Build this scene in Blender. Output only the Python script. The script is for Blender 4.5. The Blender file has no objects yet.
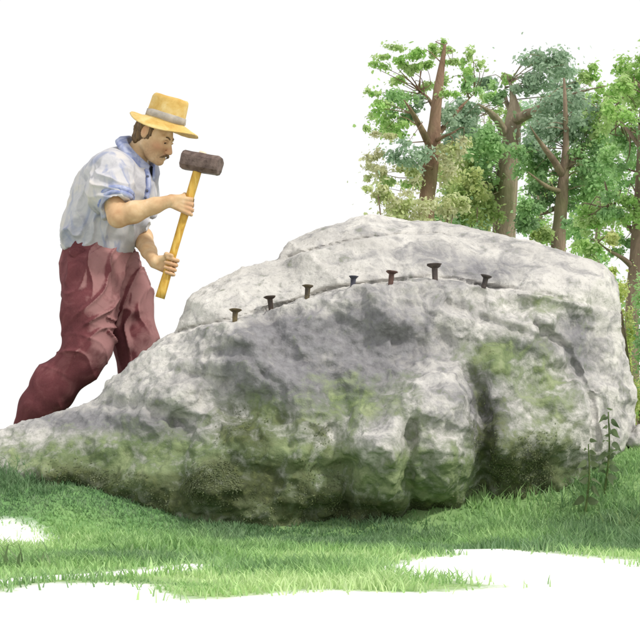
import bpy, math, random
import numpy as np
from mathutils import Vector, Matrix

random.seed(7)
RNG = np.random.default_rng(7)
SC = bpy.context.scene
COL = SC.collection
R = math.radians

# ------------------------------------------------------------------ camera
FPX, CD, CH, HZ = 1845.0, 9.0, 0.5, 425.0     # focal length in photo pixels, distance, height, horizon row
cam_d = bpy.data.cameras.new('camera')
cam = bpy.data.objects.new('camera', cam_d)
COL.objects.link(cam)
cam.location = (0, -CD, CH)
cam.rotation_euler = (R(90), 0, 0)
cam_d.sensor_width = 36.0
cam_d.lens = FPX / 640.0 * 36.0
cam_d.shift_y = (HZ - 320.0) / 640.0
cam_d.clip_start = 0.1
cam_d.clip_end = 2000
SC.camera = cam

# ------------------------------------------------------------------ sky, sun, exposure
SUN_EL, SUN_AZ = R(48), R(56)          # azimuth: from the right front
world = bpy.data.worlds.new('World')
SC.world = world
world.use_nodes = True
wn, wl = world.node_tree.nodes, world.node_tree.links
for n in list(wn):
    wn.remove(n)
w_out = wn.new('ShaderNodeOutputWorld')
w_bg = wn.new('ShaderNodeBackground')
w_sky = wn.new('ShaderNodeTexSky')
w_sky.sky_type = 'NISHITA'
w_sky.sun_disc = False
w_sky.sun_elevation = SUN_EL
w_sky.sun_rotation = R(180) - SUN_AZ
w_sky.dust_density = 4.0
w_mix = wn.new('ShaderNodeMix')        # an even white cloud layer over the sky
w_mix.data_type = 'RGBA'
w_mix.inputs[0].default_value = 0.93
w_mix.inputs[7].default_value = (10.8, 10.8, 10.75, 1)
wl.new(w_sky.outputs[0], w_mix.inputs[6])
wl.new(w_mix.outputs[2], w_bg.inputs[0])
w_bg.inputs[1].default_value = 0.10
wl.new(w_bg.outputs[0], w_out.inputs[0])

sun_d = bpy.data.lights.new('sun', 'SUN')
sun = bpy.data.objects.new('sun', sun_d)
COL.objects.link(sun)
sun_d.energy = 2.6
sun_d.angle = R(7)
sun_d.color = (1.0, 0.96, 0.9)
sdir = Vector((math.sin(SUN_AZ) * math.cos(SUN_EL), -math.cos(SUN_AZ) * math.cos(SUN_EL), math.sin(SUN_EL)))
sun.rotation_euler = sdir.to_track_quat('Z', 'Y').to_euler()
sun.location = (4, -6, 8)

SC.view_settings.view_transform = 'Standard'
SC.view_settings.look = 'None'
SC.view_settings.exposure = 0.0
SC.view_settings.gamma = 1.0
SC.view_settings.use_curve_mapping = False
SC.render.engine = 'CYCLES'
SC.cycles.max_bounces = 8

# ------------------------------------------------------------------ helpers
def P(px, py, Y):
    s = (Y + CD) / FPX
    return np.array([(px - 320.0) * s, Y, CH + (HZ - py) * s])

def G(px, py, z=0.0):                   # a spot on level ground
    d = FPX * (CH - z) / (py - HZ)
    return ((px - 320.0) * d / FPX, d - CD)

def lin(c):
    c = c / 255.0
    return c / 12.92 if c <= 0.04045 else ((c + 0.055) / 1.055) ** 2.4

def S(r, g, b, k=1.0):
    return (lin(r) * k, lin(g) * k, lin(b) * k, 1.0)

def unit(v):
    v = np.asarray(v, float)
    return v / np.linalg.norm(v)

def smooth(a, b, x):
    t = np.clip((x - a) / (b - a), 0, 1)
    return t * t * (3 - 2 * t)

def _hash(ix, iy, iz, seed):
    h = (ix.astype(np.int64) * 374761393 + iy.astype(np.int64) * 668265263 + iz.astype(np.int64) * 2147483647 + seed * 974711) & 0xffffffff
    h = ((h ^ (h >> 13)) * 1274126177) & 0xffffffff
    h = ((h ^ (h >> 16)) * 2246822519) & 0xffffffff
    return ((h ^ (h >> 15)) & 0xffffff) / float(0xffffff)

def vnoise(x, y, z, seed=0):
    x, y, z = np.broadcast_arrays(x, y, z)
    ix, iy, iz = np.floor(x), np.floor(y), np.floor(z)
    fx, fy, fz = x - ix, y - iy, z - iz
    ux, uy, uz = (f * f * f * (f * (f * 6 - 15) + 10) for f in (fx, fy, fz))
    r = 0
    for dx in (0, 1):
        wx = ux if dx else 1 - ux
        for dy in (0, 1):
            wy = uy if dy else 1 - uy
            for dz in (0, 1):
                wz = uz if dz else 1 - uz
                r = r + wx * wy * wz * _hash(ix + dx, iy + dy, iz + dz, seed)
    return r * 2 - 1

def fbm(x, y, z, oct=4, seed=0, gain=0.5):
    r, a = 0, 1.0
    for o in range(oct):
        r = r + a * vnoise(x, y, z, seed + o * 17)
        x, y, z, a = x * 2.03, y * 2.03, z * 2.03, a * gain
    return r

def poly_dist(px, py, poly, closed=True):
    """distance to an outline and the inside test"""
    poly = np.asarray(poly, float)
    n = len(poly)
    d = np.full(px.shape, 1e9)
    for i in range(n if closed else n - 1):
        a, b = poly[i], poly[(i + 1) % n]
        ab = b - a
        t = np.clip(((px - a[0]) * ab[0] + (py - a[1]) * ab[1]) / (ab @ ab + 1e-12), 0, 1)
        d = np.minimum(d, np.hypot(px - a[0] - t * ab[0], py - a[1] - t * ab[1]))
    ins = np.zeros(px.shape, bool)
    for i in range(n):
        a, b = poly[i], poly[(i + 1) % n]
        if a[1] != b[1]:
            c = ((a[1] > py) != (b[1] > py)) & (px < (b[0] - a[0]) * (py - a[1]) / (b[1] - a[1]) + a[0])
            ins ^= c
    return d, ins

def mesh_np(name, V, F, smooth_shade=True):
    """mesh from arrays; F is (n, k) with one k"""
    me = bpy.data.meshes.new(name)
    V = np.asarray(V, np.float32)
    F = np.asarray(F, np.int32)
    n, k = F.shape
    me.vertices.add(len(V))
    me.vertices.foreach_set('co', V.ravel())
    me.loops.add(n * k)
    me.loops.foreach_set('vertex_index', F.ravel())
    me.polygons.add(n)
    me.polygons.foreach_set('loop_start', np.arange(0, n * k, k, dtype=np.int32))
    me.polygons.foreach_set('loop_total', np.full(n, k, np.int32))
    me.update(calc_edges=True)
    me.polygons.foreach_set('use_smooth', np.full(n, smooth_shade, bool))
    me.validate()
    return me

def add_color(me, name, C):
    a = me.color_attributes.new(name, 'FLOAT_COLOR', 'POINT')
    C = np.asarray(C, np.float32)
    if C.shape[1] == 3:
        C = np.concatenate([C, np.ones((len(C), 1), np.float32)], 1)
    a.data.foreach_set('color', C.ravel())

def obj(name, me, mat, parent=None, **props):
    o = bpy.data.objects.new(name, me)
    COL.objects.link(o)
    if mat is not None and me is not None:
        me.materials.clear()
        me.materials.append(mat)
    if parent is not None:
        o.parent = parent
    for k, v in props.items():
        o[k] = v
    return o

def thing(name, label, cat, loc=(0, 0, 0), group=None):
    o = bpy.data.objects.new(name, None)
    o.empty_display_size = 0.1
    COL.objects.link(o)
    o.location = loc
    o['label'] = label
    o['category'] = cat
    if group:
        o['group'] = group
    return o

def part(name, me, mat, root, **props):
    """child whose mesh is in world coordinates"""
    o = obj(name, me, mat, root, **props)
    base, r = Vector((0, 0, 0)), root
    while r is not None:
        base += r.location
        r = r.parent
    o.location = -base
    return o

def tube(path, radii, sides=12, rough=0.0, freq=8.0, seed=0, cap=True):
    path = np.asarray(path, float)
    m = len(path)
    radii = np.broadcast_to(np.asarray(radii, float), (m,))
    T = np.gradient(path, axis=0)
    T /= np.linalg.norm(T, axis=1)[:, None] + 1e-12
    ref = np.array([0.0, 1.0, 0.0]) if abs(T[:, 1]).mean() < 0.8 else np.array([1.0, 0, 0])
    A = np.cross(T, ref); A /= np.linalg.norm(A, axis=1)[:, None] + 1e-12
    B = np.cross(T, A)
    th = np.linspace(0, 2 * np.pi, sides, endpoint=False)
    V = path[:, None] + radii[:, None, None] * (np.cos(th)[None, :, None] * A[:, None] + np.sin(th)[None, :, None] * B[:, None])
    if rough:
        nrm = V - path[:, None]
        k = fbm(V[..., 0] * freq, V[..., 1] * freq, V[..., 2] * freq * 0.45, 3, seed)
        V = V + nrm * (k * rough)[..., None]
    F = []
    i = np.arange(m - 1)[:, None] * sides
    j = np.arange(sides)[None]
    jn = (j + 1) % sides
    F = np.stack([i + j, i + jn, i + sides + jn, i + sides + j], -1).reshape(-1, 4)
    V = V.reshape(-1, 3)
    if cap:
        c0, c1 = len(V), len(V) + 1
        V = np.vstack([V, path[0], path[-1]])
        k = np.arange(sides); kn = (k + 1) % sides
        e = (m - 1) * sides
        F0 = np.stack([np.full(sides, c0), kn, k, k], -1)
        F1 = np.stack([np.full(sides, c1), e + k, e + kn, e + kn], -1)
        # triangles stored as quads would be degenerate: midpoint split instead
        F = F.tolist() + [[c0, int(b), int(a)] for a, b in zip(k, kn)] + [[c1, int(e + a), int(e + b)] for a, b in zip(k, kn)]
        return V, F
    return V, F.tolist()

def curve(pts, n=24):
    """Catmull-Rom through points (rows may carry extra columns such as radius)"""
    p = np.asarray(pts, float)
    p = np.vstack([2 * p[0] - p[1], p, 2 * p[-1] - p[-2]])
    out = []
    segs = len(p) - 3
    per = max(2, n // segs)
    for s in range(segs):
        a, b, c, d = p[s:s + 4]
        for t in np.linspace(0, 1, per, endpoint=(s == segs - 1)):
            out.append(0.5 * ((2 * b) + (c - a) * t + (2 * a - 5 * b + 4 * c - d) * t * t + (3 * b - a - 3 * c + d) * t ** 3))
    return np.array(out)

def mesh_py(name, V, F, smooth_shade=True):
    me = bpy.data.meshes.new(name)
    me.from_pydata(np.asarray(V, float).tolist(), [], [list(map(int, f)) for f in F])
    me.update()
    me.polygons.foreach_set('use_smooth', np.full(len(me.polygons), smooth_shade, bool))
    return me

def tube_mesh(name, path, radii, **kw):
    V, F = tube(path, radii, **kw)
    return mesh_py(name, V, F)

def merge(lst):
    Vs, Fs, o = [], [], 0
    for V, F in lst:
        Vs.append(np.asarray(V)); Fs += [[i + o for i in f] for f in F]; o += len(V)
    return np.vstack(Vs), Fs

# ------------------------------------------------------------------ distance-field modelling
class Field:
    def __init__(self, lo, hi, h):
        self.lo, self.h = np.asarray(lo, float), h
        self.n = np.ceil((np.asarray(hi, float) - self.lo) / h).astype(int) + 1
        self.f = np.full(self.n, 1.0, np.float32)

    def _box(self, lo, hi):
        a = np.clip(np.floor((lo - self.lo) / self.h).astype(int), 0, self.n)
        b = np.clip(np.ceil((hi - self.lo) / self.h).astype(int) + 1, 0, self.n)
        sl = tuple(slice(i, j) for i, j in zip(a, b))
        g = [(self.lo[i] + np.arange(a[i], b[i]) * self.h).astype(np.float32) for i in range(3)]
        return sl, g[0][:, None, None], g[1][None, :, None], g[2][None, None, :]

    def _put(self, sl, d, k, cut):
        f = self.f[sl]
        if cut:
            d = -d
            if k > 0:
                hh = np.clip(0.5 - 0.5 * (f - d) / k, 0, 1)
                self.f[sl] = f * (1 - hh) + d * hh + k * hh * (1 - hh)
            else:
                self.f[sl] = np.maximum(f, d)
        elif k > 0:
            hh = np.clip(0.5 + 0.5 * (f - d) / k, 0, 1)
            self.f[sl] = f * (1 - hh) + d * hh - k * hh * (1 - hh)
        else:
            self.f[sl] = np.minimum(f, d)

    def cap(self, a, b, ra, rb, k=0.02, cut=False, squash=None):
        """tapered capsule; squash=(dir, factor) flattens it along dir"""
        a, b = np.asarray(a, float), np.asarray(b, float)
        m = max(ra, rb) * (max(1, squash[1]) if squash else 1) + 2 * k + 0.02
        sl, x, y, z = self._box(np.minimum(a, b) - m, np.maximum(a, b) + m)
        if 0 in self.f[sl].shape:
            return
        ab = b - a
        q = [x - a[0], y - a[1], z - a[2]]
        t = np.clip((q[0] * ab[0] + q[1] * ab[1] + q[2] * ab[2]) / (ab @ ab + 1e-12), 0, 1)
        e = [q[i] - t * ab[i] for i in range(3)]
        d2 = e[0] ** 2 + e[1] ** 2 + e[2] ** 2
        s = 1.0
        if squash:
            u, s = unit(squash[0]), squash[1]
            w = e[0] * u[0] + e[1] * u[1] + e[2] * u[2]
            d2 = d2 + w * w * (1 / (s * s) - 1)
        d = (np.sqrt(np.maximum(d2, 0)) - (ra + (rb - ra) * t)) * min(1.0, s)
        self._put(sl, d.astype(np.float32), k, cut)

    def chain(self, pts, k=0.02, squash=None):
        for p, q in zip(pts[:-1], pts[1:]):
            self.cap(p[0], q[0], p[1], q[1], k, squash=squash)

    def ell(self, c, r, axes=None, k=0.02, cut=False):
        c, r = np.asarray(c, float), np.asarray(r, float)
        m = r.max() + 2 * k + 0.02
        sl, x, y, z = self._box(c - m, c + m)
        if 0 in self.f[sl].shape:
            return
        A = np.eye(3) if axes is None else np.asarray(axes)
        q = [x - c[0], y - c[1], z - c[2]]
        l = [q[0] * A[i][0] + q[1] * A[i][1] + q[2] * A[i][2] for i in range(3)]
        k0 = np.sqrt(sum((l[i] / r[i]) ** 2 for i in range(3)))
        k1 = np.sqrt(sum((l[i] / r[i] ** 2) ** 2 for i in range(3))) + 1e-9
        self._put(sl, (k0 * (k0 - 1) / k1).astype(np.float32), k, cut)

    def coords(self):
        g = [(self.lo[i] + np.arange(self.n[i]) * self.h).astype(np.float32) for i in range(3)]
        return g[0][:, None, None], g[1][None, :, None], g[2][None, None, :]

    def surf(self):
        return surface_nets(self.f, self.lo, self.h)

def surface_nets(f, lo, h):
    s = f < 0
    nx, ny, nz = f.shape
    cnt = np.zeros((nx - 1, ny - 1, nz - 1), np.int8)
    for dx in (0, 1):
        for dy in (0, 1):
            for dz in (0, 1):
                cnt += s[dx:nx - 1 + dx, dy:ny - 1 + dy, dz:nz - 1 + dz]
    act = (cnt > 0) & (cnt < 8)
    idx = np.full(act.shape, -1, np.int32)
    I, J, K = np.nonzero(act)
    idx[I, J, K] = np.arange(len(I))
    acc = np.zeros((len(I), 3)); num = np.zeros(len(I))
    cr = [(a, b, c) for a in (0, 1) for b in (0, 1) for c in (0, 1)]
    for a in cr:
        for ax in range(3):
            if a[ax]:
                continue
            b = list(a); b[ax] = 1
            fa = f[I + a[0], J + a[1], K + a[2]].astype(float)
            fb = f[I + b[0], J + b[1], K + b[2]].astype(float)
            m = (fa < 0) != (fb < 0)
            t = np.where(m, fa / np.where(m, fa - fb, 1), 0)
            p = np.array(a, float)[None].repeat(len(I), 0)
            p[:, ax] += t
            acc += p * m[:, None]; num += m
    V = np.stack([I, J, K], 1) + acc / num[:, None]
    V = V * h + lo
    Q = []
    for ax in range(3):
        sl0 = [slice(None)] * 3; sl1 = [slice(None)] * 3
        sl0[ax] = slice(0, -1); sl1[ax] = slice(1, None)
        ch = s[tuple(sl0)] != s[tuple(sl1)]
        up = s[tuple(sl0)]
        i, j, k = np.nonzero(ch)
        c = [i, j, k]
        u, v = (ax + 1) % 3, (ax + 2) % 3
        ok = (c[u] > 0) & (c[v] > 0) & (c[u] < f.shape[u] - 1) & (c[v] < f.shape[v] - 1)
        c = [q[ok] for q in c]
        inside = up[c[0], c[1], c[2]]
        def cell(du, dv):
            d = [q.copy() for q in c]
            d[u] -= du; d[v] -= dv
            return idx[d[0], d[1], d[2]]
        q4 = np.stack([cell(1, 1), cell(0, 1), cell(0, 0), cell(1, 0)], 1)
        q4[~inside] = q4[~inside][:, ::-1]
        Q.append(q4)
    return V, np.vstack(Q)

def relax(V, F, it=1, a=0.5):
    E = np.vstack([F[:, [0, 1]], F[:, [1, 2]], F[:, [2, 3]], F[:, [3, 0]]])
    E = np.vstack([E, E[:, ::-1]])
    n = np.bincount(E[:, 0], minlength=len(V)).astype(float)
    for _ in range(it):
        m = np.stack([np.bincount(E[:, 0], V[E[:, 1], c], len(V)) for c in range(3)], 1) / n[:, None]
        V = V * (1 - a) + m * a
    return V

def normals(V, F):
    N = np.cross(V[F[:, 2]] - V[F[:, 0]], V[F[:, 3]] - V[F[:, 1]])
    out = np.zeros_like(V)
    for c in range(4):
        for ax in range(3):
            out[:, ax] += np.bincount(F[:, c], N[:, ax], len(V))
    return out / (np.linalg.norm(out, axis=1)[:, None] + 1e-12)

# ------------------------------------------------------------------ materials
class Mat:
    def __init__(self, name, rough=0.85, spec=0.25):
        self.m = bpy.data.materials.new(name)
        self.m.use_nodes = True
        self.n, self.l = self.m.node_tree.nodes, self.m.node_tree.links
        self.b = self.n['Principled BSDF']
        self.b.inputs['Roughness'].default_value = rough
        self.b.inputs['Specular IOR Level'].default_value = spec
        self.tc = self.n.new('ShaderNodeTexCoord')
        self.co = self.tc.outputs['Object']

    def mapping(self, scale):
        mp = self.n.new('ShaderNodeMapping')
        mp.inputs['Scale'].default_value = scale
        self.l.new(self.tc.outputs['Object'], mp.inputs[0])
        return mp.outputs[0]

    def noise(self, scale, detail=4, rough=0.55, dist=0.0, co=None):
        t = self.n.new('ShaderNodeTexNoise')
        t.inputs['Scale'].default_value = scale
        t.inputs['Detail'].default_value = detail
        t.inputs['Roughness'].default_value = rough
        t.inputs['Distortion'].default_value = dist
        self.l.new(co or self.co, t.inputs['Vector'])
        return t.outputs[0]

    def ramp(self, fac, *stops, interp='LINEAR'):
        r = self.n.new('ShaderNodeValToRGB')
        r.color_ramp.interpolation = interp
        e = r.color_ramp.elements
        while len(e) < len(stops):
            e.new(0.5)
        for el, (p, c) in zip(e, stops):
            el.position = p
            el.color = c if not isinstance(c, (int, float)) else (c, c, c, 1)
        self.l.new(fac, r.inputs[0])
        return r.outputs[0]

    def mix(self, fac, a, b, blend='MIX'):
        m = self.n.new('ShaderNodeMix')
        m.data_type = 'RGBA'
        m.blend_type = blend
        for i, v in ((0, fac), (6, a), (7, b)):
            if hasattr(v, 'links'):
                self.l.new(v, m.inputs[i])
            else:
                m.inputs[i].default_value = v
        return m.outputs[2]

    def math(self, op, a, b=0.0, clamp=False):
        m = self.n.new('ShaderNodeMath')
        m.operation = op
        m.use_clamp = clamp
        for i, v in ((0, a), (1, b)):
            if hasattr(v, 'links'):
                self.l.new(v, m.inputs[i])
            else:
                m.inputs[i].default_value = v
        return m.outputs[0]

    def attr(self, name):
        a = self.n.new('ShaderNodeAttribute')
        a.attribute_name = name
        return a

    def sep(self, colour):
        s = self.n.new('ShaderNodeSeparateColor')
        self.l.new(colour, s.inputs[0])
        return s.outputs

    def base(self, c):
        if hasattr(c, 'links'):
            self.l.new(c, self.b.inputs['Base Color'])
        else:
            self.b.inputs['Base Color'].default_value = c
        return self

    def bump(self, h, strength=0.4, dist=0.01):
        prev = self.b.inputs['Normal'].links
        b = self.n.new('ShaderNodeBump')
        b.inputs['Strength'].default_value = strength
        b.inputs['Distance'].default_value = dist
        self.l.new(h, b.inputs['Height'])
        if prev:
            self.l.new(prev[0].from_socket, b.inputs['Normal'])
        self.l.new(b.outputs[0], self.b.inputs['Normal'])
        return self

def two_tone(name, c1, c2, scale, rough=0.85, bump=0.3, dist=0.004, spec=0.2, fine=6.0):
    m = Mat(name, rough, spec)
    n = m.noise(scale, 5, 0.6, 0.4)
    f = m.noise(scale * fine, 4, 0.6)
    c = m.ramp(n, (0.35, c1), (0.65, c2))
    c = m.mix(m.math('MULTIPLY', f, 0.3), c, c1)
    m.base(c)
    m.bump(f, bump, dist)
    return m.m

def leaf_material(name, trans=0.45):
    m = Mat(name, 0.7, 0.15)
    a = m.attr('tint')
    c = m.mix(0.22, a.outputs['Color'], m.ramp(m.noise(14.0, 3), (0.3, (0.10, 0.16, 0.07, 1)), (0.7, (0.85, 0.9, 0.65, 1))))
    m.base(c)
    tr = m.n.new('ShaderNodeBsdfTranslucent')
    m.l.new(c, tr.inputs[0])
    ms = m.n.new('ShaderNodeMixShader')
    ms.inputs[0].default_value = trans
    m.l.new(m.b.outputs[0], ms.inputs[1])
    m.l.new(tr.outputs[0], ms.inputs[2])
    out = [n for n in m.n if n.type == 'OUTPUT_MATERIAL'][0]
    m.l.new(ms.outputs[0], out.inputs[0])
    return m.m

LEAF = leaf_material('leaf', 0.6)
GRASS = leaf_material('grass_blade', 0.35)

def bark(name, c1, c2):
    m = Mat(name, 0.9, 0.1)
    co = m.mapping((9, 9, 2.2))
    n = m.noise(1.0, 6, 0.65, 0.6, co)
    b = m.noise(2.2, 3, 0.5, 0.2)
    c = m.ramp(n, (0.3, c1), (0.7, c2))
    c = m.mix(m.ramp(b, (0.5, 0.0), (0.72, 0.55)), c, S(120, 135, 80, 0.8))
    m.base(c)
    m.bump(n, 1.0, 0.04)
    return m.m

# ------------------------------------------------------------------ ground
def ground_z(x, y):
    edge = smooth(0.7, 1.9, np.abs(x - 0.05))
    y0 = -0.98 - 0.22 * edge
    z = 0.40 * smooth(0, 1, (y - y0) / 1.2)
    z = z + 0.10 * np.exp(-((x + 1.15) / 0.55) ** 2 - ((y + 0.72) / 0.34) ** 2)
    z = z + 0.012 * fbm(x * 1.7, y * 1.7, 0.0, 3, 5) + 0.03 * fbm(x * 0.5, y * 0.5, 3.0, 2, 9) * smooth(-1.3, -2.2, y)
    return z

TURF = [G(*q) for q in ((-160, 592), (0, 589), (80, 583), (168, 586), (180, 597), (300, 594), (420, 592), (535, 588),
                        (430, 579), (372, 572), (440, 559), (470, 551), (560, 553), (605, 562), (640, 571), (760, 586))]
TURF += [(6.0, -1.2), (9.0, 30.0), (-0.2, 30.0), (-0.6, 1.2), (-4.0, 0.5), (-4.0, -2.6)]
BARE = [[G(*q) for q in ((-60, 538), (18, 541), (26, 545), (14, 550), (-60, 556))],
        [G(*q) for q in ((-60, 577), (60, 574), (150, 567), (245, 563), (235, 567), (120, 575), (0, 583), (-60, 588))]]

def turf_mask(x, y, soft=0.05):
    x, y = np.asarray(x, float), np.asarray(y, float)
    jx = x + 0.10 * fbm(x * 2.5, y * 2.5, 1.0, 3, 21)
    jy = y + 0.07 * fbm(x * 1.5, y * 6.0, 7.0, 3, 22)
    d, ins = poly_dist(jx, jy, TURF)
    m = smooth(-soft, soft, np.where(ins, d, -d))
    for b in BARE:
        d, ins = poly_dist(jx, jy, b)
        m = m * smooth(-soft, soft, np.where(ins, -d, d))
    return m

def spread(lo, hi, step, far_lo, far_hi):
    a = list(np.arange(lo, hi + 1e-6, step))
    s, v = step, lo
    left = []
    while v > far_lo:
        s *= 1.25; v -= s; left.append(v)
    s, v = step, a[-1]
    right = []
    while v < far_hi:
        s *= 1.25; v += s; right.append(v)
    return np.array(left[::-1] + a + right)

gx, gy = spread(-3.2, 3.2, 0.035, -600, 600), spread(-4.6, 1.6, 0.035, -300, 900)
GX, GY = np.meshgrid(gx, gy, indexing='ij')
GZ = ground_z(GX, GY)
nx_, ny_ = GX.shape
i_ = np.arange(nx_ - 1)[:, None] * ny_ + np.arange(ny_ - 1)[None]
gF = np.stack([i_, i_ + ny_, i_ + ny_ + 1, i_ + 1], -1).reshape(-1, 4)
g_me = mesh_np('ground', np.stack([GX, GY, GZ], -1).reshape(-1, 3), gF)
tm = turf_mask(GX, GY, 0.14).ravel()
cool = np.clip(smooth(-0.2, -1.2, GX) * smooth(-2.6, -1.6, GY) + 0.5 * smooth(-1.9, -1.3, GY), 0, 1).ravel()
add_color(g_me, 'turf', np.stack([tm, cool, tm], 1))
m = Mat('ground_turf_and_chalk', 0.95, 0.1)
tf = m.sep(m.attr('turf').outputs['Color'])[0]
edge = m.math('ADD', tf, m.math('MULTIPLY', m.math('SUBTRACT', m.noise(16, 5, 0.65), 0.5), 0.9))
mask = m.ramp(edge, (0.30, 0.0), (0.85, 1.0))
chalk = m.ramp(m.noise(5.0, 6, 0.6), (0.35, (0.82, 0.82, 0.80, 1)), (0.65, (0.90, 0.90, 0.88, 1)))
wash = m.ramp(m.noise(1.6, 5, 0.6, 1.2), (0.25, S(104, 132, 92)), (0.45, S(138, 166, 110)), (0.62, S(170, 192, 134)), (0.8, S(196, 208, 156)))
coolc = m.ramp(m.noise(2.6, 5, 0.6, 1.0), (0.3, S(72, 116, 74)), (0.55, S(98, 144, 90)), (0.75, S(138, 174, 112)))
wash = m.mix(m.math('MULTIPLY', m.sep(m.attr('turf').outputs['Color'])[1], 0.85), wash, coolc)
soil = m.mix(m.math('MULTIPLY', m.noise(30, 4), 0.5), wash, S(120, 150, 90))
m.base(m.mix(mask, chalk, soil))
m.bump(m.noise(40, 5, 0.6), 0.25, 0.01)
obj('ground', g_me, m.m, kind='structure')

# ------------------------------------------------------------------ boulder
def ipx(keys):
    k = np.array(keys, float)
    return lambda px: np.interp(px, k[:, 0], k[:, 1])

YMID = ipx([(-120, -0.12), (0, -0.10), (110, -0.05), (180, 0.02), (280, 0.22), (400, 0.40), (520, 0.38), (600, 0.25), (660, 0.15)])
DEP = ipx([(-120, 0.30), (0, 0.36), (100, 0.52), (200, 0.82), (300, 1.06), (400, 1.16), (500, 1.10), (580, 0.92), (640, 0.62)])
RAD = ipx([(-120, 0.30), (0, 0.34), (100, 0.48), (200, 0.85), (300, 1.15), (400, 1.30), (500, 1.20), (580, 0.90), (640, 0.60)])
BACK = ipx([(-120, 0.14), (100, 0.2), (200, 0.35), (300, 0.7), (400, 0.9), (560, 0.9), (640, 0.6)])
OUT = [(-150, 452), (-60, 438), (0, 429), (22, 422), (69, 408), (98, 400), (104, 393), (109, 383), (125, 371), (137, 360), (160, 341),
       (176, 333), (179, 322), (184, 313), (187, 299), (200, 289), (241, 269), (277, 259), (281, 249), (287, 238), (322, 224), (355, 214), (368, 210.5),
       (400, 215), (441, 219), (486, 232), (524, 241), (580, 259), (602, 266), (611, 277), (616, 297), (618, 335), (625, 368), (632, 388), (630, 412),
       (632, 440), (630, 470), (634, 520), (640, 600)]
OUTW = np.array([[P(a, b, YMID(a))[0], P(a, b, YMID(a))[2]] for a, b in OUT])
CLOSED = np.vstack([OUTW, [1.75, -0.6], [-2.6, -0.6]])
SPLIT = [(150, 345), (178, 331), (200, 327), (235, 321.5), (271, 310.5), (307, 299.5), (330, 292), (353, 288.5), (391, 284.5), (435, 280.5), (470, 284), (484, 288.5), (520, 294), (560, 301), (600, 309), (640, 316)]
SPLIT = [(a, b - 2.5) for a, b in SPLIT]
TIER = [(270, 262), (281, 257), (340, 243), (400, 234), (440, 233), (480, 243), (530, 262), (640, 300)]

def wcurve(keys, Yf):
    w = np.array([[P(a, b, Yf(a))[0], P(a, b, Yf(a))[2]] for a, b in keys])
    return lambda x: np.interp(x, w[:, 0], w[:, 1])

splitZ = wcurve(SPLIT, lambda a: YMID(a) - 0.62 * DEP(a) * 0.9)
tierZ = wcurve(TIER, lambda a: YMID(a) - 0.25)

def blob(x, z, px, py, rx, ry, Y=-0.7, pw=2.0):
    c = P(px, py, Y); s = (Y + CD) / FPX
    return np.exp(-((((x - c[0]) / (rx * s)) ** 2 + ((z - c[2]) / (ry * s)) ** 2) ** (pw / 2)))

def seg_dist(x, z, pts, Y=-0.7):
    w = [P(a, b, Y)[[0, 2]] for a, b in pts]
    return poly_dist(x, z, w, closed=False)[0]

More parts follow.
